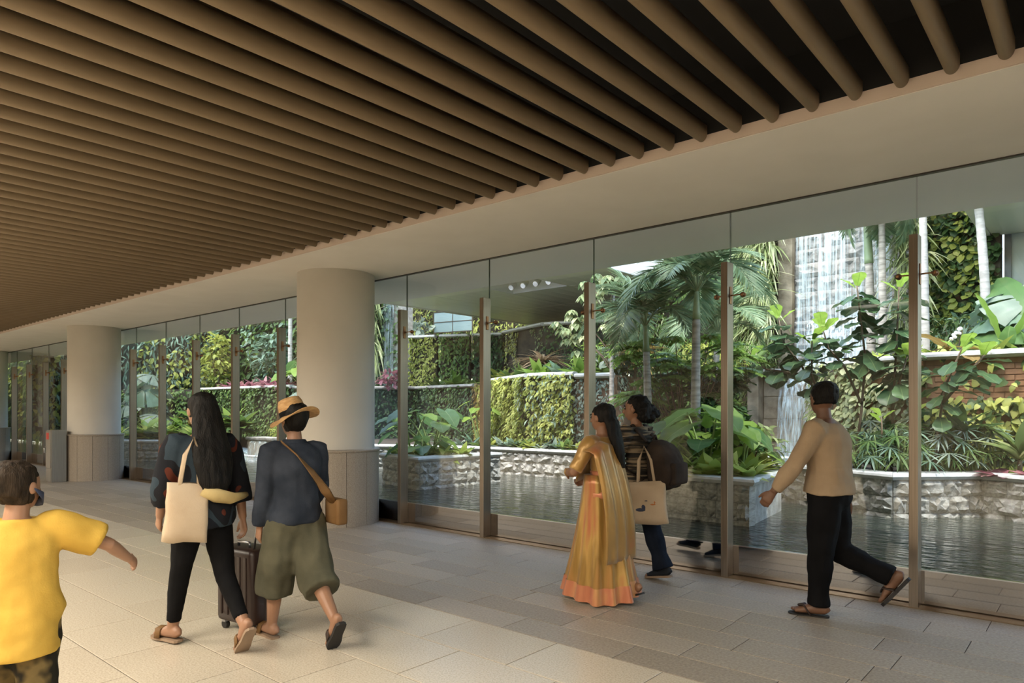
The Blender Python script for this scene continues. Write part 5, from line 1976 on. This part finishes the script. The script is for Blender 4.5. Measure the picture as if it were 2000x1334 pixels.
def sandal(P, i, strapmat, solemat, thick=.014, lift=.0, v=True):
    """flat sole under the foot with a strap over it"""
    h = P.h
    A, fd, fu = P.J['ank', i], P.J['fd', i], P.J['fu', i]
    side = fu.cross(fd)
    prof = [(-.044, .010), (-.036, .021), (-.01, .023), (.03, .022), (.07, .029), (.10, .028), (.117, .018), (.122, .006)]
    top, bot = [], []
    o = A - fu * .0435 * h
    ring = [o + fd * q * h + side * w * h for q, w in prof] + [o + fd * q * h - side * w * h for q, w in prof[::-1]]
    sole = MB().loft([ring, [p - fu * thick for p in ring]]).obj('sandal', solemat, P.root)
    mb = MB()
    if v:
        for s in (1, -1):
            mb.tube([A + fd * .078 * h - fu * .012 * h, A + fd * .055 * h + side * s * .018 * h - fu * .006 * h, A + fd * .028 * h + side * s * .026 * h - fu * .042 * h], [(.010 * h, .004 * h)] * 3, 8)
    else:
        mb.tube([A + fd * .06 * h + side * .030 * h - fu * .044 * h, A + fd * .062 * h + side * .022 * h - fu * .008 * h, A + fd * .062 * h - fu * .002 * h, A + fd * .062 * h - side * .022 * h - fu * .008 * h, A + fd * .06 * h - side * .030 * h - fu * .044 * h], [(.018 * h, .0035 * h)] * 5, 8, lat=fd)
    mb.obj('strap', strapmat, sole, True)


# ------------------------------------------------------------------ man in a cream shirt
p = Person('person', 'man in a cream shirt and black trousers walking past the nearest post', -1.55, 5.38, 183, 1.69, False, M_skin3, 1.16)
p.pose(legs=((6, 4), (-6, 62)), arms=((26, 8, 36, 4), (-16, 8, -4, 6)), lean=.08, head=(-42, 6), foot=((0, 8), (52, 5)))
p.body()
mb = MB()
p.torso(mb, .525, .828, .024, lambda u: .018 if u < .62 else .010)
for i in (0, 1):
    p.arm(mb, i, (.050, .043, .036, .027), 0, .97)
p.cloth('shirt', mb, M_cream, fold=folds(.011, 7, 5, 1))
mb = MB()
mb.tube([p.sp(.826), p.sp(.846)], [(.052 * p.h, .05 * p.h), (.043 * p.h, .041 * p.h)], 16, lat=(0, 1, 0))
p.cloth('collar', mb, M_cream, .008, 2)
mb = MB()
p.torso(mb, .45, .56, .016)
for i in (0, 1):
    p.leg(mb, i, (.072, .068, .056, .052, .048), 0, 1.0)
p.cloth('trousers', mb, M_blacktr, fold=folds(.008, 8, 7, 2))
mb = MB()
p.hair_cap(mb)
p.cloth('hair', mb, M_hair, .007, 3, folds(.006, 40, 30, 1))
sandal(p, 0, M_strap, M_sole, .022)
sandal(p, 1, M_strap, M_sole, .022)

# ------------------------------------------------------------------ woman in a gold silk saree
p = Person('person', 'woman in a gold and terracotta silk saree with long black hair', -3.04, 4.66, 180, 1.52, True, M_skin2, 1.02)
p.pose(legs=((14, 6), (-12, 14)), arms=((18, 24, 84, -42), (5, 16, 70, -30)), lean=.05, head=(-4, 4), foot=((0, 10), (22, 8)))
p.body()
h = p.h
mb = MB()
p.torso(mb, .60, .835, .012)
for i in (0, 1):
    p.arm(mb, i, (.046, .041, .036, .03), 0, .52)
p.cloth('blouse', mb, M_pallu, .010, 4, folds(.006, 10, 8, 4))
# pleated skirt of the saree: lofted rings, fuller to the hem
rings = []
n = 72
for k in range(15):
    u = k / 14
    zz = .655 * h * (1 - u) + .035 * u
    a0 = (.104 + .056 * u ** 1.3) * h
    ring = []
    for j in range(n):
        t = 2 * math.pi * j / n
        pl = 1 + .10 * u * math.sin(t * 13 + 1.5 * u) + .05 * u * math.sin(t * 7)
        sx = (1.0 + .55 * u * (1 if math.cos(t) > 0 else .75))
        ring.append(Vector((a0 * .86 * pl * math.cos(t) * sx + (.02 + .01 * u), a0 * 1.06 * pl * math.sin(t), zz + .02 * u * math.sin(t * 2 + .6))))
    rings.append(ring)
mb = MB().loft(rings)
sk = mb.obj('saree_skirt', M_saree, p.root, True)
# border band just off the hem
bd_ = []
for k in (12.2, 13.0, 13.7, 14):
    i0 = min(13, int(k))
    bd_.append([a.lerp(b, k - i0) + Vector((a.x, a.y, 0)).normalized() * .006 for a, b in zip(rings[i0], rings[i0 + 1])])
MB().loft(bd_, False).obj('saree_border', M_border, sk, True)
# pallu: over the left shoulder, down the back
vs, fs = [], []
m_, n_ = 26, 12
for a in range(m_ + 1):
    u = a / m_
    for b in range(n_ + 1):
        w = b / n_
        if u < .22:                                   # front, rising to the shoulder
            q = u / .22
            base = Vector((.115 * h * (1 - q * .8), (.02 + .075 * q) * h, (.63 + .195 * q) * h))
            off = Vector((.0, (w - .5) * .16 * h, -abs(w - .5) * .03 * h))
        elif u < .30:                                 # over the shoulder
            q = (u - .22) / .08
            base = Vector(((.022 - .075 * q) * h, .093 * h, (.835 - .0 * q) * h))
            off = Vector((0, (w - .5) * .17 * h, -(abs(w - .42) ** 1.6) * .12 * h))
        else:
            q = (u - .30) / .70
            base = Vector((-(.075 + .035 * math.sin(q * 3) + .055 * q) * h, (.085 - .05 * q) * h, (.825 - .60 * q) * h))
            off = Vector((.012 * math.sin(w * 20 + q * 2) * h * .8, (w - .5) * (.23 + .06 * q) * h, -(abs(w - .45) ** 1.6) * .12 * h * (1 - q)))
        vs.append(base + off + p.sp(.0) * 0)
for a in range(m_):
    for b in range(n_):
        i0 = a * (n_ + 1) + b
        fs.append((i0, i0 + 1, i0 + n_ + 2, i0 + n_ + 1))
me = MB().add(vs, fs).mesh('pallu', M_pallu, True)
o = put('pallu', me, p.root)
sf = o.modifiers.new('thick', 'SOLIDIFY')
sf.thickness = .008
# waist wrap
mb = MB()
p.torso(mb, .52, .66, .020)
p.cloth('waist_wrap', mb, M_border, .010, 4, folds(.006, 6, 20, 7))
mb = MB()
p.hair_cap(mb)
M = p.headM()
mb.tube([M @ Vector((-.035 * h, 0, .12 * h)), M @ Vector((-.068 * h, 0, .06 * h)), M @ Vector((-.085 * h, 0, -.02 * h)), M @ Vector((-.105 * h, -.01, -.10 * h)), M @ Vector((-.115 * h, -.02, -.18 * h))],
        [(.045 * h, .03 * h), (.048 * h, .032 * h), (.045 * h, .028 * h), (.036 * h, .022 * h), (.014 * h, .010 * h)], 14, lat=(0, 1, 0))
p.cloth('hair', mb, M_hair, .008, 3, hairfold)
for i in (0, 1):
    W, d = p.J['wri', i], p.J['hd', i]
    MB().tube([W - d * .022, W - d * .005], [.034, .034], 14).obj('bangles', M_pallu, p.root, True)
sandal(p, 0, M_strap, M_sole, .014)
sandal(p, 1, M_strap, M_sole, .014)

# ------------------------------------------------------------------ woman in jeans with a backpack
p = Person('person', 'woman in dark jeans and a ruffled top walking beside the glass', -3.17, 5.42, 180, 1.61, True, M_skin2, 1.0)
p.pose(legs=((17, 4), (-13, 5)), arms=((18, 12, 55, -6), (-8, 12, 8, 4)), lean=.07, head=(14, 4), foot=((-4, 6), (10, 6)))
p.body()
h = p.h
mb = MB()
p.torso(mb, .52, .835, .018, lambda u: .022 * max(0, (.68 - u) / .16))
for i in (0, 1):
    p.arm(mb, i, (.050, .045, .040, .034), 0, .74)


def ruff(c):
    return .010 * math.sin(c.z * 150) + .006 * mnoise.noise(Vector((c.x * 14, c.y * 14, c.z * 5)))


p.cloth('ruffled_top', mb, M_ruffle, .009, 3, ruff)
mb = MB()
p.torso(mb, .45, .57, .012)
for i in (0, 1):
    p.leg(mb, i, (.064, .060, .050, .054, .062), 0, 1.0)
p.cloth('jeans', mb, M_navy, fold=folds(.007, 8, 7, 6))
mb = MB()
p.hair_cap(mb)
M = p.headM()
for q in ((-.055, .02, .085, .046), (-.078, -.02, .07, .04), (-.05, -.035, .05, .04), (-.06, .04, .045, .036), (-.085, .01, .035, .034), (-.11, -.012, .055, .026)):
    mb.ball(M @ Vector((q[0] * h, q[1] * h, q[2] * h)), q[3] * h, 12, 8)
p.cloth('hair', mb, M_hair, .008, 2, folds(.012, 30, 26, 5))
M_sneak = cloth_mat('dark_canvas_shoe', (.018, .02, .026), (.03, .034, .042))
for i in (0, 1):
    mb = MB()
    p.foot(mb, i, .006, False)
    A, fd, fu = p.J['ank', i], p.J['fd', i], p.J['fu', i]
    mb.tube([A + fd * .085 * h - fu * .031 * h, A + fd * .108 * h - fu * .033 * h, A + fd * .118 * h - fu * .035 * h], [(.028 * h, .014 * h), (.025 * h, .013 * h), (.012 * h, .008 * h)], 12, lat=fu.cross(fd))
    sh = p.cloth('sneaker', mb, M_sneak, .007, 3)
    side = fu.cross(fd)
    prof = [(-.044, .012), (-.036, .024), (-.01, .026), (.03, .025), (.07, .031), (.10, .030), (.120, .020), (.126, .006)]
    oo = A - fu * .036 * h
    ring = [oo + fd * q * h + side * w * h for q, w in prof] + [oo + fd * q * h - side * w * h for q, w in prof[::-1]]
    so = MB().loft([ring, [q - fu * .018 for q in ring]]).obj('sole', M_soletan, sh)
    so['label'] = 'pale rubber sole'
    la = MB()
    for k in range(4):
        c = A + fd * (.028 + .014 * k) * h + fu * (.010 - .008 * k) * h
        la.tube([c - side * .016 * h, c + fu * .004 * h, c + side * .016 * h], .0022 * h, 6)
    la.obj('laces', M_canvas, sh, True)

# backpack on her back
M_bp = cloth_mat('dark_backpack', (.030, .022, .018), (.055, .042, .034), scale=5)
P_ = empty('backpack', (-3.17, 5.42, 0), R(180))
tag(P_, 'dark brown backpack worn by the woman in jeans', 'backpack')
bz = p.up
mb = MB()
rings = []
for zz, a, b, o in ((.50, .055, .03, 0), (.515, .095, .06, -.01), (.56, .115, .085, -.02), (.62, .118, .085, -.02), (.69, .110, .075, -.012), (.74, .085, .055, 0), (.765, .04, .03, .01)):
    rings.append([Vector((p.sp(zz).x - (.155 * h) + o * h + b * h * math.copysign(abs(math.cos(t)) ** .7, math.cos(t)), a * h * math.copysign(abs(math.sin(t)) ** .7, math.sin(t)), zz * h + bz)) for t in [2 * math.pi * j / 24 for j in range(24)]])
mb.loft(rings)
me = solidify(mb, .01, 4)
ripple(me, folds(.010, 9, 9, 2))
me.materials.append(M_bp)
bb = put('main_bag', me, P_)
mb = MB()
mb.bbox(p.sp(.58).x - .268 * h, p.sp(.58).x - .21 * h, -.078 * h, .078 * h, .53 * h + bz, .65 * h + bz, .035)
mb.obj('front_pocket', M_bp, P_, True)
for s in (1, -1):
    MB().tube([(p.sp(.76).x - .10 * h, s * .055 * h, .755 * h + bz), (p.sp(.83).x - .02 * h, s * .062 * h, .846 * h + bz), (p.sp(.78).x + .075 * h, s * .066 * h, .79 * h + bz), (p.sp(.70).x + .085 * h, s * .08 * h, .69 * h + bz), (p.sp(.6).x + .0 * h, s * .118 * h, .60 * h + bz), (p.sp(.56).x - .09 * h, s * .10 * h, .555 * h + bz)], [(.020 * h, .006 * h)] * 6, 8, lat=(0, 1, 0)).obj('shoulder_strap', M_bp, P_, True)
MB().tube([(p.sp(.76).x - .12 * h, -.02 * h, .76 * h + bz), (p.sp(.78).x - .12 * h, 0, .79 * h + bz), (p.sp(.76).x - .12 * h, .02 * h, .76 * h + bz)], .006 * h, 6).obj('top_handle', M_bp, P_, True)


def tote(label, M, w, hh, dp, strap, prints=None, name='tote_bag'):
    t = empty(name)
    t.matrix_basis = M
    tag(t, label, 'bag')
    rings = []
    for k in range(7):
        u = k / 6
        a, b = w / 2 * (1 - .06 * math.sin(u * 3.1)), dp / 2 * (.45 + .75 * math.sin(.4 + 2.2 * (1 - u)) ** 2)
        rings.append([Vector((b * math.copysign(abs(math.cos(q)) ** .5, math.cos(q)), a * math.copysign(abs(math.sin(q)) ** .5, math.sin(q)), -hh + hh * u)) for q in [2 * math.pi * j / 28 for j in range(28)]])
    mb = MB().loft(rings)
    me = mb.mesh('bag_body', M_canvas, True)
    ripple(me, folds(.012, 9, 6, w * 31))
    b_ = put('bag_body', me, t)
    for s in (1, -1):
        MB().tube([(s * dp * .25, -w * .22, -.03), (s * dp * .2, -w * .16, strap * .6), (0, 0, strap), (s * dp * .2, w * .16, strap * .6), (s * dp * .25, w * .22, -.03)], [(.012, .003)] * 5, 8, lat=(0, 1, 0)).obj('handle', M_canvas, t, True)
    if prints:
        for i, (py, pz, ry, rz, mt) in enumerate(prints):
            MB().ball((dp * .40, py, pz), (.022, ry, rz), 12, 6).obj('print', mt, t, True)
    return t


M_navyp = mat('navy_print', (.03, .04, .08), rough=.8)
M_orangep = mat('orange_print', (.45, .16, .05), rough=.8)
w_ = p.J['wri', 0]
ca, sa = math.cos(R(180)), math.sin(R(180))


def world_of(P, v):
    return P.root.location + Matrix.Rotation(P.root.rotation_euler.z, 3, 'Z') @ v


hw = world_of(p, p.J['wri', 0] + p.J['hd', 0] * .10)
tote('canvas tote with a navy and orange print carried by the woman in jeans', Matrix.Translation((-2.98, 5.22, .90)) @ Matrix.Rotation(R(-70), 4, 'Z') @ Matrix.Rotation(R(4), 4, 'X'), .33, .36, .09, .30,
     [(-.055, -.235, .05, .018, M_navyp), (-.03, -.21, .025, .032, M_navyp), (.045, -.19, .055, .016, M_orangep), (.065, -.175, .022, .034, M_orangep), (.0, -.16, .034, .010, M_navyp)])

# ------------------------------------------------------------------ woman with very long hair
p = Person('person', 'woman with very long black hair in a dark printed blouse and slim black trousers', -4.38, 2.06, 178, 1.60, True, M_skin, .96)
p.pose(legs=((17, 2, 3), (-14, 30, 3)), arms=((6, 9, 35, -6), (-10, 11, 2, 8)), lean=.06, head=(0, 4), foot=((0, 14), (48, 4)))
p.body()
h = p.h
mb = MB()
p.torso(mb, .475, .835, .022, lambda u: .030 * max(0, (.70 - u) / .2) + .008)
for i in (0, 1):
    p.arm(mb, i, (.050, .048, .046, .042), 0, .78)
p.cloth('blouse', mb, M_patch, fold=folds(.013, 6, 4, 8))
mb = MB()
p.torso(mb, .45, .57, .008)
for i in (0, 1):
    p.leg(mb, i, (.059, .053, .039, .037, .029), 0, .93)
p.cloth('trousers', mb, M_blacktr, fold=folds(.004, 10, 10, 9))
mb = MB()
p.hair_cap(mb)
M = p.headM()
mb.tube([M @ Vector((-.02 * h, 0, .135 * h)), M @ Vector((-.055 * h, 0, .10 * h)), M @ Vector((-.068 * h, 0, .03 * h)), M @ Vector((-.085 * h, 0, -.05 * h)), M @ Vector((-.105 * h, 0, -.12 * h)), M @ Vector((-.115 * h, .0, -.20 * h)), M @ Vector((-.112 * h, .0, -.255 * h))],
        [(.036 * h, .03 * h), (.05 * h, .034 * h), (.060 * h, .036 * h), (.074 * h, .034 * h), (.078 * h, .030 * h), (.064 * h, .024 * h), (.030 * h, .012 * h)], 18, lat=(0, 1, 0))
p.cloth('hair', mb, M_hair, .008, 3, hairfold)
sandal(p, 0, M_leatherbr, M_soletan, .016, v=False)
sandal(p, 1, M_leatherbr, M_soletan, .016, v=False)
LH = world_of(p, p.J['wri', 1] + p.J['hd', 1] * .11)
LHm = p
tote('cream canvas shoulder bag on the long haired woman', Matrix.Translation((-4.26, 1.92, 1.06)) @ Matrix.Rotation(R(-20), 4, 'Z') @ Matrix.Rotation(R(-5), 4, 'X'), .25, .36, .10, .28)
# clutch in the crook of her arm
ft_ = empty('folded_scarf', (-4.20, 2.11, .98))
tag(ft_, 'folded yellow scarf held at the back of the printed blouse', 'scarf')
me = MB().tube([(0, -.14, .03), (.02, -.06, .0), (.03, .04, -.03), (0, .14, -.02)], [(.03, .02), (.045, .03), (.05, .028), (.025, .016)], 12).mesh('cloth', M_pallu, True)
ripple(me, folds(.012, 22, 22, 3))
M_scarf = cloth_mat('yellow_scarf', (.38, .29, .13), (.47, .37, .18))
me.materials[0] = M_scarf
put('cloth', me, ft_)

# ------------------------------------------------------------------ woman in a straw hat
p = Person('person', 'woman in a straw hat, denim jacket and olive culottes seen from behind', -4.03, 2.51, 172, 1.545, True, M_skin, .95)
p.pose(legs=((15, 4, 2), (-15, 34, 2)), arms=((4, 5, 14, 2), (10, 8, 40, -10)), lean=.07, head=(6, 6), foot=((-4, 8), (52, 4)))
p.body()
h = p.h
mb = MB()
p.torso(mb, .50, .838, .024, lambda u: .010)
for i in (0, 1):
    p.arm(mb, i, (.050, .045, .041, .035), 0, .97)
jk = p.cloth('denim_jacket', mb, M_denim, fold=folds(.011, 8, 6, 11))
mb = MB()
mb.tube([p.sp(.828) + Vector((-.01, 0, 0)), p.sp(.852) + Vector((-.012, 0, 0))], [(.062 * h, .058 * h), (.046 * h, .046 * h)], 16, lat=(0, 1, 0))
p.cloth('collar', mb, M_denim, .008, 2)
mb = MB()
p.torso(mb, .44, .60, .022)
for i in (0, 1):
    p.leg(mb, i, (.072, .076, .078, .080, .08), 0, .68)
p.cloth('culottes', mb, M_olive, .012, 5, folds(.020, 8, 3, 12))
mb = MB()
p.hair_cap(mb, low=-.05)
p.cloth('hair', mb, M_hair, .008, 3, hairfold)
sandal(p, 0, M_leatherbr, M_soletan, .02, v=False)
sandal(p, 1, M_strap, M_sole, .02, v=False)
# straw hat (worn, a thing of its own)
M_straw = mat('straw_weave', (.44, .245, .095), (.58, .36, .16), scale=30, rough=.8, bump=.5, bscale=120, stretch=(1, 1, 3))
ht = empty('straw_hat')
Mh = p.root.matrix_basis @ p.headM() @ Matrix.Translation((-.006 * h, 0, .118 * h)) @ Matrix.Rotation(R(14), 4, 'X') @ Matrix.Rotation(R(8), 4, 'Y')
bpy.context.view_layer.update()
Mh = Matrix.Translation(p.root.location) @ Matrix.Rotation(p.root.rotation_euler.z, 4, 'Z') @ p.headM() @ Matrix.Translation((-.008 * h, 0, .112 * h)) @ Matrix.Rotation(R(-12), 4, 'X') @ Matrix.Rotation(R(8), 4, 'Y')
ht.matrix_basis = Mh
tag(ht, 'straw fedora with a black band worn by the woman in the denim jacket', 'hat')


def hat_ring(r, z, wob=0.0, sq=1.12):
    return [Vector((r * sq * math.cos(t), r * math.sin(t), z + wob * math.cos(2 * t))) for t in [2 * math.pi * j / 36 for j in range(36)]]


MB().loft([hat_ring(.082, -.005), hat_ring(.083, .03), hat_ring(.078, .075), hat_ring(.066, .105), hat_ring(.050, .112), hat_ring(.03, .098), hat_ring(.008, .092)]).obj('crown', M_straw, ht, True)
MB().loft([hat_ring(.080, 0), hat_ring(.115, -.012, .008), hat_ring(.150, -.020, .022), hat_ring(.160, -.018, .026), hat_ring(.158, -.024, .026), hat_ring(.115, -.018, .008), hat_ring(.080, -.006)], False).obj('brim', M_straw, ht, True)
MB().loft([hat_ring(.0845, .0), hat_ring(.0855, .03), hat_ring(.083, .033)], False).obj('hat_band', M_blacktr, ht, True)
# crossbody bag
cbg = empty('crossbody_bag', (-4.03, 2.51, 0), R(172))
tag(cbg, 'brown leather crossbody bag with wide strap over the denim jacket', 'bag')
u_ = p.up
MB().tube([(-.035 * h, .075 * h, .842 * h + u_), (-.105 * h, .04 * h, .79 * h + u_), (-.135 * h, -.01 * h, .72 * h + u_), (-.130 * h, -.07 * h, .64 * h + u_), (-.11 * h, -.115 * h, .585 * h + u_)], [(.034, .006)] * 5, 8, lat=(0, .6, .6)).obj('strap', M_leatherbr, cbg, True)
MB().bbox(-.15 * h, -.03 * h, -.165 * h, -.115 * h, .49 * h + u_, .60 * h + u_, .018).obj('bag_body', M_leatherbr, cbg, True)

# ------------------------------------------------------------------ suitcase
M_case = mat('burgundy_shell', (.022, .011, .009), (.030, .015, .012), scale=5, rough=.42)
M_casem = mat('case_metal', (.35, .35, .36), rough=.3, metal=.9)
sc_ = empty('suitcase', (-4.50, 2.43, 0), R(8))
tag(sc_, 'dark burgundy wheeled suitcase between the two women', 'suitcase')
MB().bbox(-.19, .19, -.115, .115, .06, .57, .035).obj('shell', M_case, sc_, True)
MB().bbox(-.193, .193, -.012, .012, .07, .56, .006).obj('zip_band', M_strap, sc_)
for s in (1, -1):
    for k in range(5):
        MB().bbox(-.15 + .065 * k, -.12 + .065 * k, s * .115 - .006, s * .115 + .006, .11, .52, .005).obj('rib', M_case, sc_)
for sx_ in (.14, -.14):
    for sy in (.075, -.075):
        w = MB().tube([(sx_, sy - .014, .028), (sx_, sy + .014, .028)], .028, 16).obj('wheel', M_sole, sc_)
        MB().bbox(sx_ - .02, sx_ + .02, sy - .02, sy + .02, .045, .075, .004).obj('wheel_mount', M_casem, sc_)
MB().tube([(.06, -.03, .57), (.06, -.03, .60), (-.06, -.03, .60), (-.06, -.03, .57)], .01, 8).obj('carry_handle', M_casem, sc_, True)
hdl = MB()
for s in (.05, -.05):
    hdl.tube([(.13, s, .56), (.20, s, .90)], .007, 8)
hdl.obj('telescopic_rod', M_casem, sc_, True)
MB().bbox(.18, .222, -.07, .07, .89, .92, .012).obj('grip', M_sole, sc_, True)

# ------------------------------------------------------------------ boy in yellow
p = Person('person', 'boy in a yellow T-shirt and camouflage trousers running in at the lower left', -3.42, .83, 160, 1.24, False, M_skin, 1.0)
p.pose(legs=((16, 10, 2), (-9, 34, 2)), arms=((30, 20, 70, 0), (15, 62, 55, 25)), lean=.10, head=(-38, 4), foot=((-4, 6), (40, 4)))
p.body(headk=1.17)
h = p.h
mb = MB()
p.torso(mb, .455, .842, .022, lambda u: .010 + .018 * max(0, min(1, (.74 - u) / .10)))
mb.loft([[Vector((p.sp(z).x - .030 * min(1, (.72 - z) / .2) + a * math.cos(t), b * math.sin(t), z * h + p.up)) for t in [2 * math.pi * j / 24 for j in range(24)]] for z, a, b in ((.40, .150, .152), (.44, .146, .150), (.50, .134, .146), (.58, .112, .138), (.66, .092, .130))])
for i in (0, 1):
    p.arm(mb, i, (.062, .062, .058, .05), 0, .46)
p.cloth('yellow_tshirt', mb, M_yellow, .010, 5, folds(.009, 8, 7, 15))
mb = MB()
p.torso(mb, .44, .56, .020)
for i in (0, 1):
    p.leg(mb, i, (.076, .072, .060, .056, .046), 0, .92)
p.cloth('camouflage_trousers', mb, M_camo, .010, 5, folds(.010, 9, 8, 16))
mb = MB()
s_h = p.h
p.h = h * 1.17
hm = p.headM
base = Matrix.Translation(Vector((0, 0, 0)))


def headM_child():
    yw, pt = R(p.headrot[0]), R(p.headrot[1])
    c = Vector((p.lean * .345 * h - .004 * h, 0, .845 * h + p.up))
    return Matrix.Translation(c) @ Matrix.Rotation(yw, 4, 'Z') @ Matrix.Rotation(pt, 4, 'Y')


p.headM = headM_child
p.hair_cap(mb, low=-.05)
p.cloth('hair', mb, M_hairb, .008, 3, folds(.007, 36, 20, 17))
M = headM_child()
hk = p.h
MB().tube([M @ Vector((-.006 * hk, -.054 * hk, .085 * hk)), M @ Vector((.03 * hk, -.05 * hk, .062 * hk)), M @ Vector((.058 * hk, -.022 * hk, .052 * hk)), M @ Vector((.064 * hk, 0, .05 * hk)), M @ Vector((.058 * hk, .022 * hk, .052 * hk)), M @ Vector((.03 * hk, .05 * hk, .062 * hk)), M @ Vector((-.006 * hk, .054 * hk, .085 * hk))],
          [(.003, .002), (.018, .004), (.030, .006), (.032, .007), (.030, .006), (.018, .004), (.003, .002)], 10, lat=(0, 0, 1)).obj('face_mask', M_navyp, p.root, True)
p.h = h
for i in (0, 1):
    mb = MB()
    p.foot(mb, i, .006, False)
    A, fd, fu = p.J['ank', i], p.J['fd', i], p.J['fu', i]
    mb.tube([A + fd * .085 * h - fu * .031 * h, A + fd * .118 * h - fu * .035 * h], [(.028 * h, .014 * h), (.012 * h, .008 * h)], 12, lat=fu.cross(fd))
    p.cloth('shoe', mb, M_sneak, .008, 3)
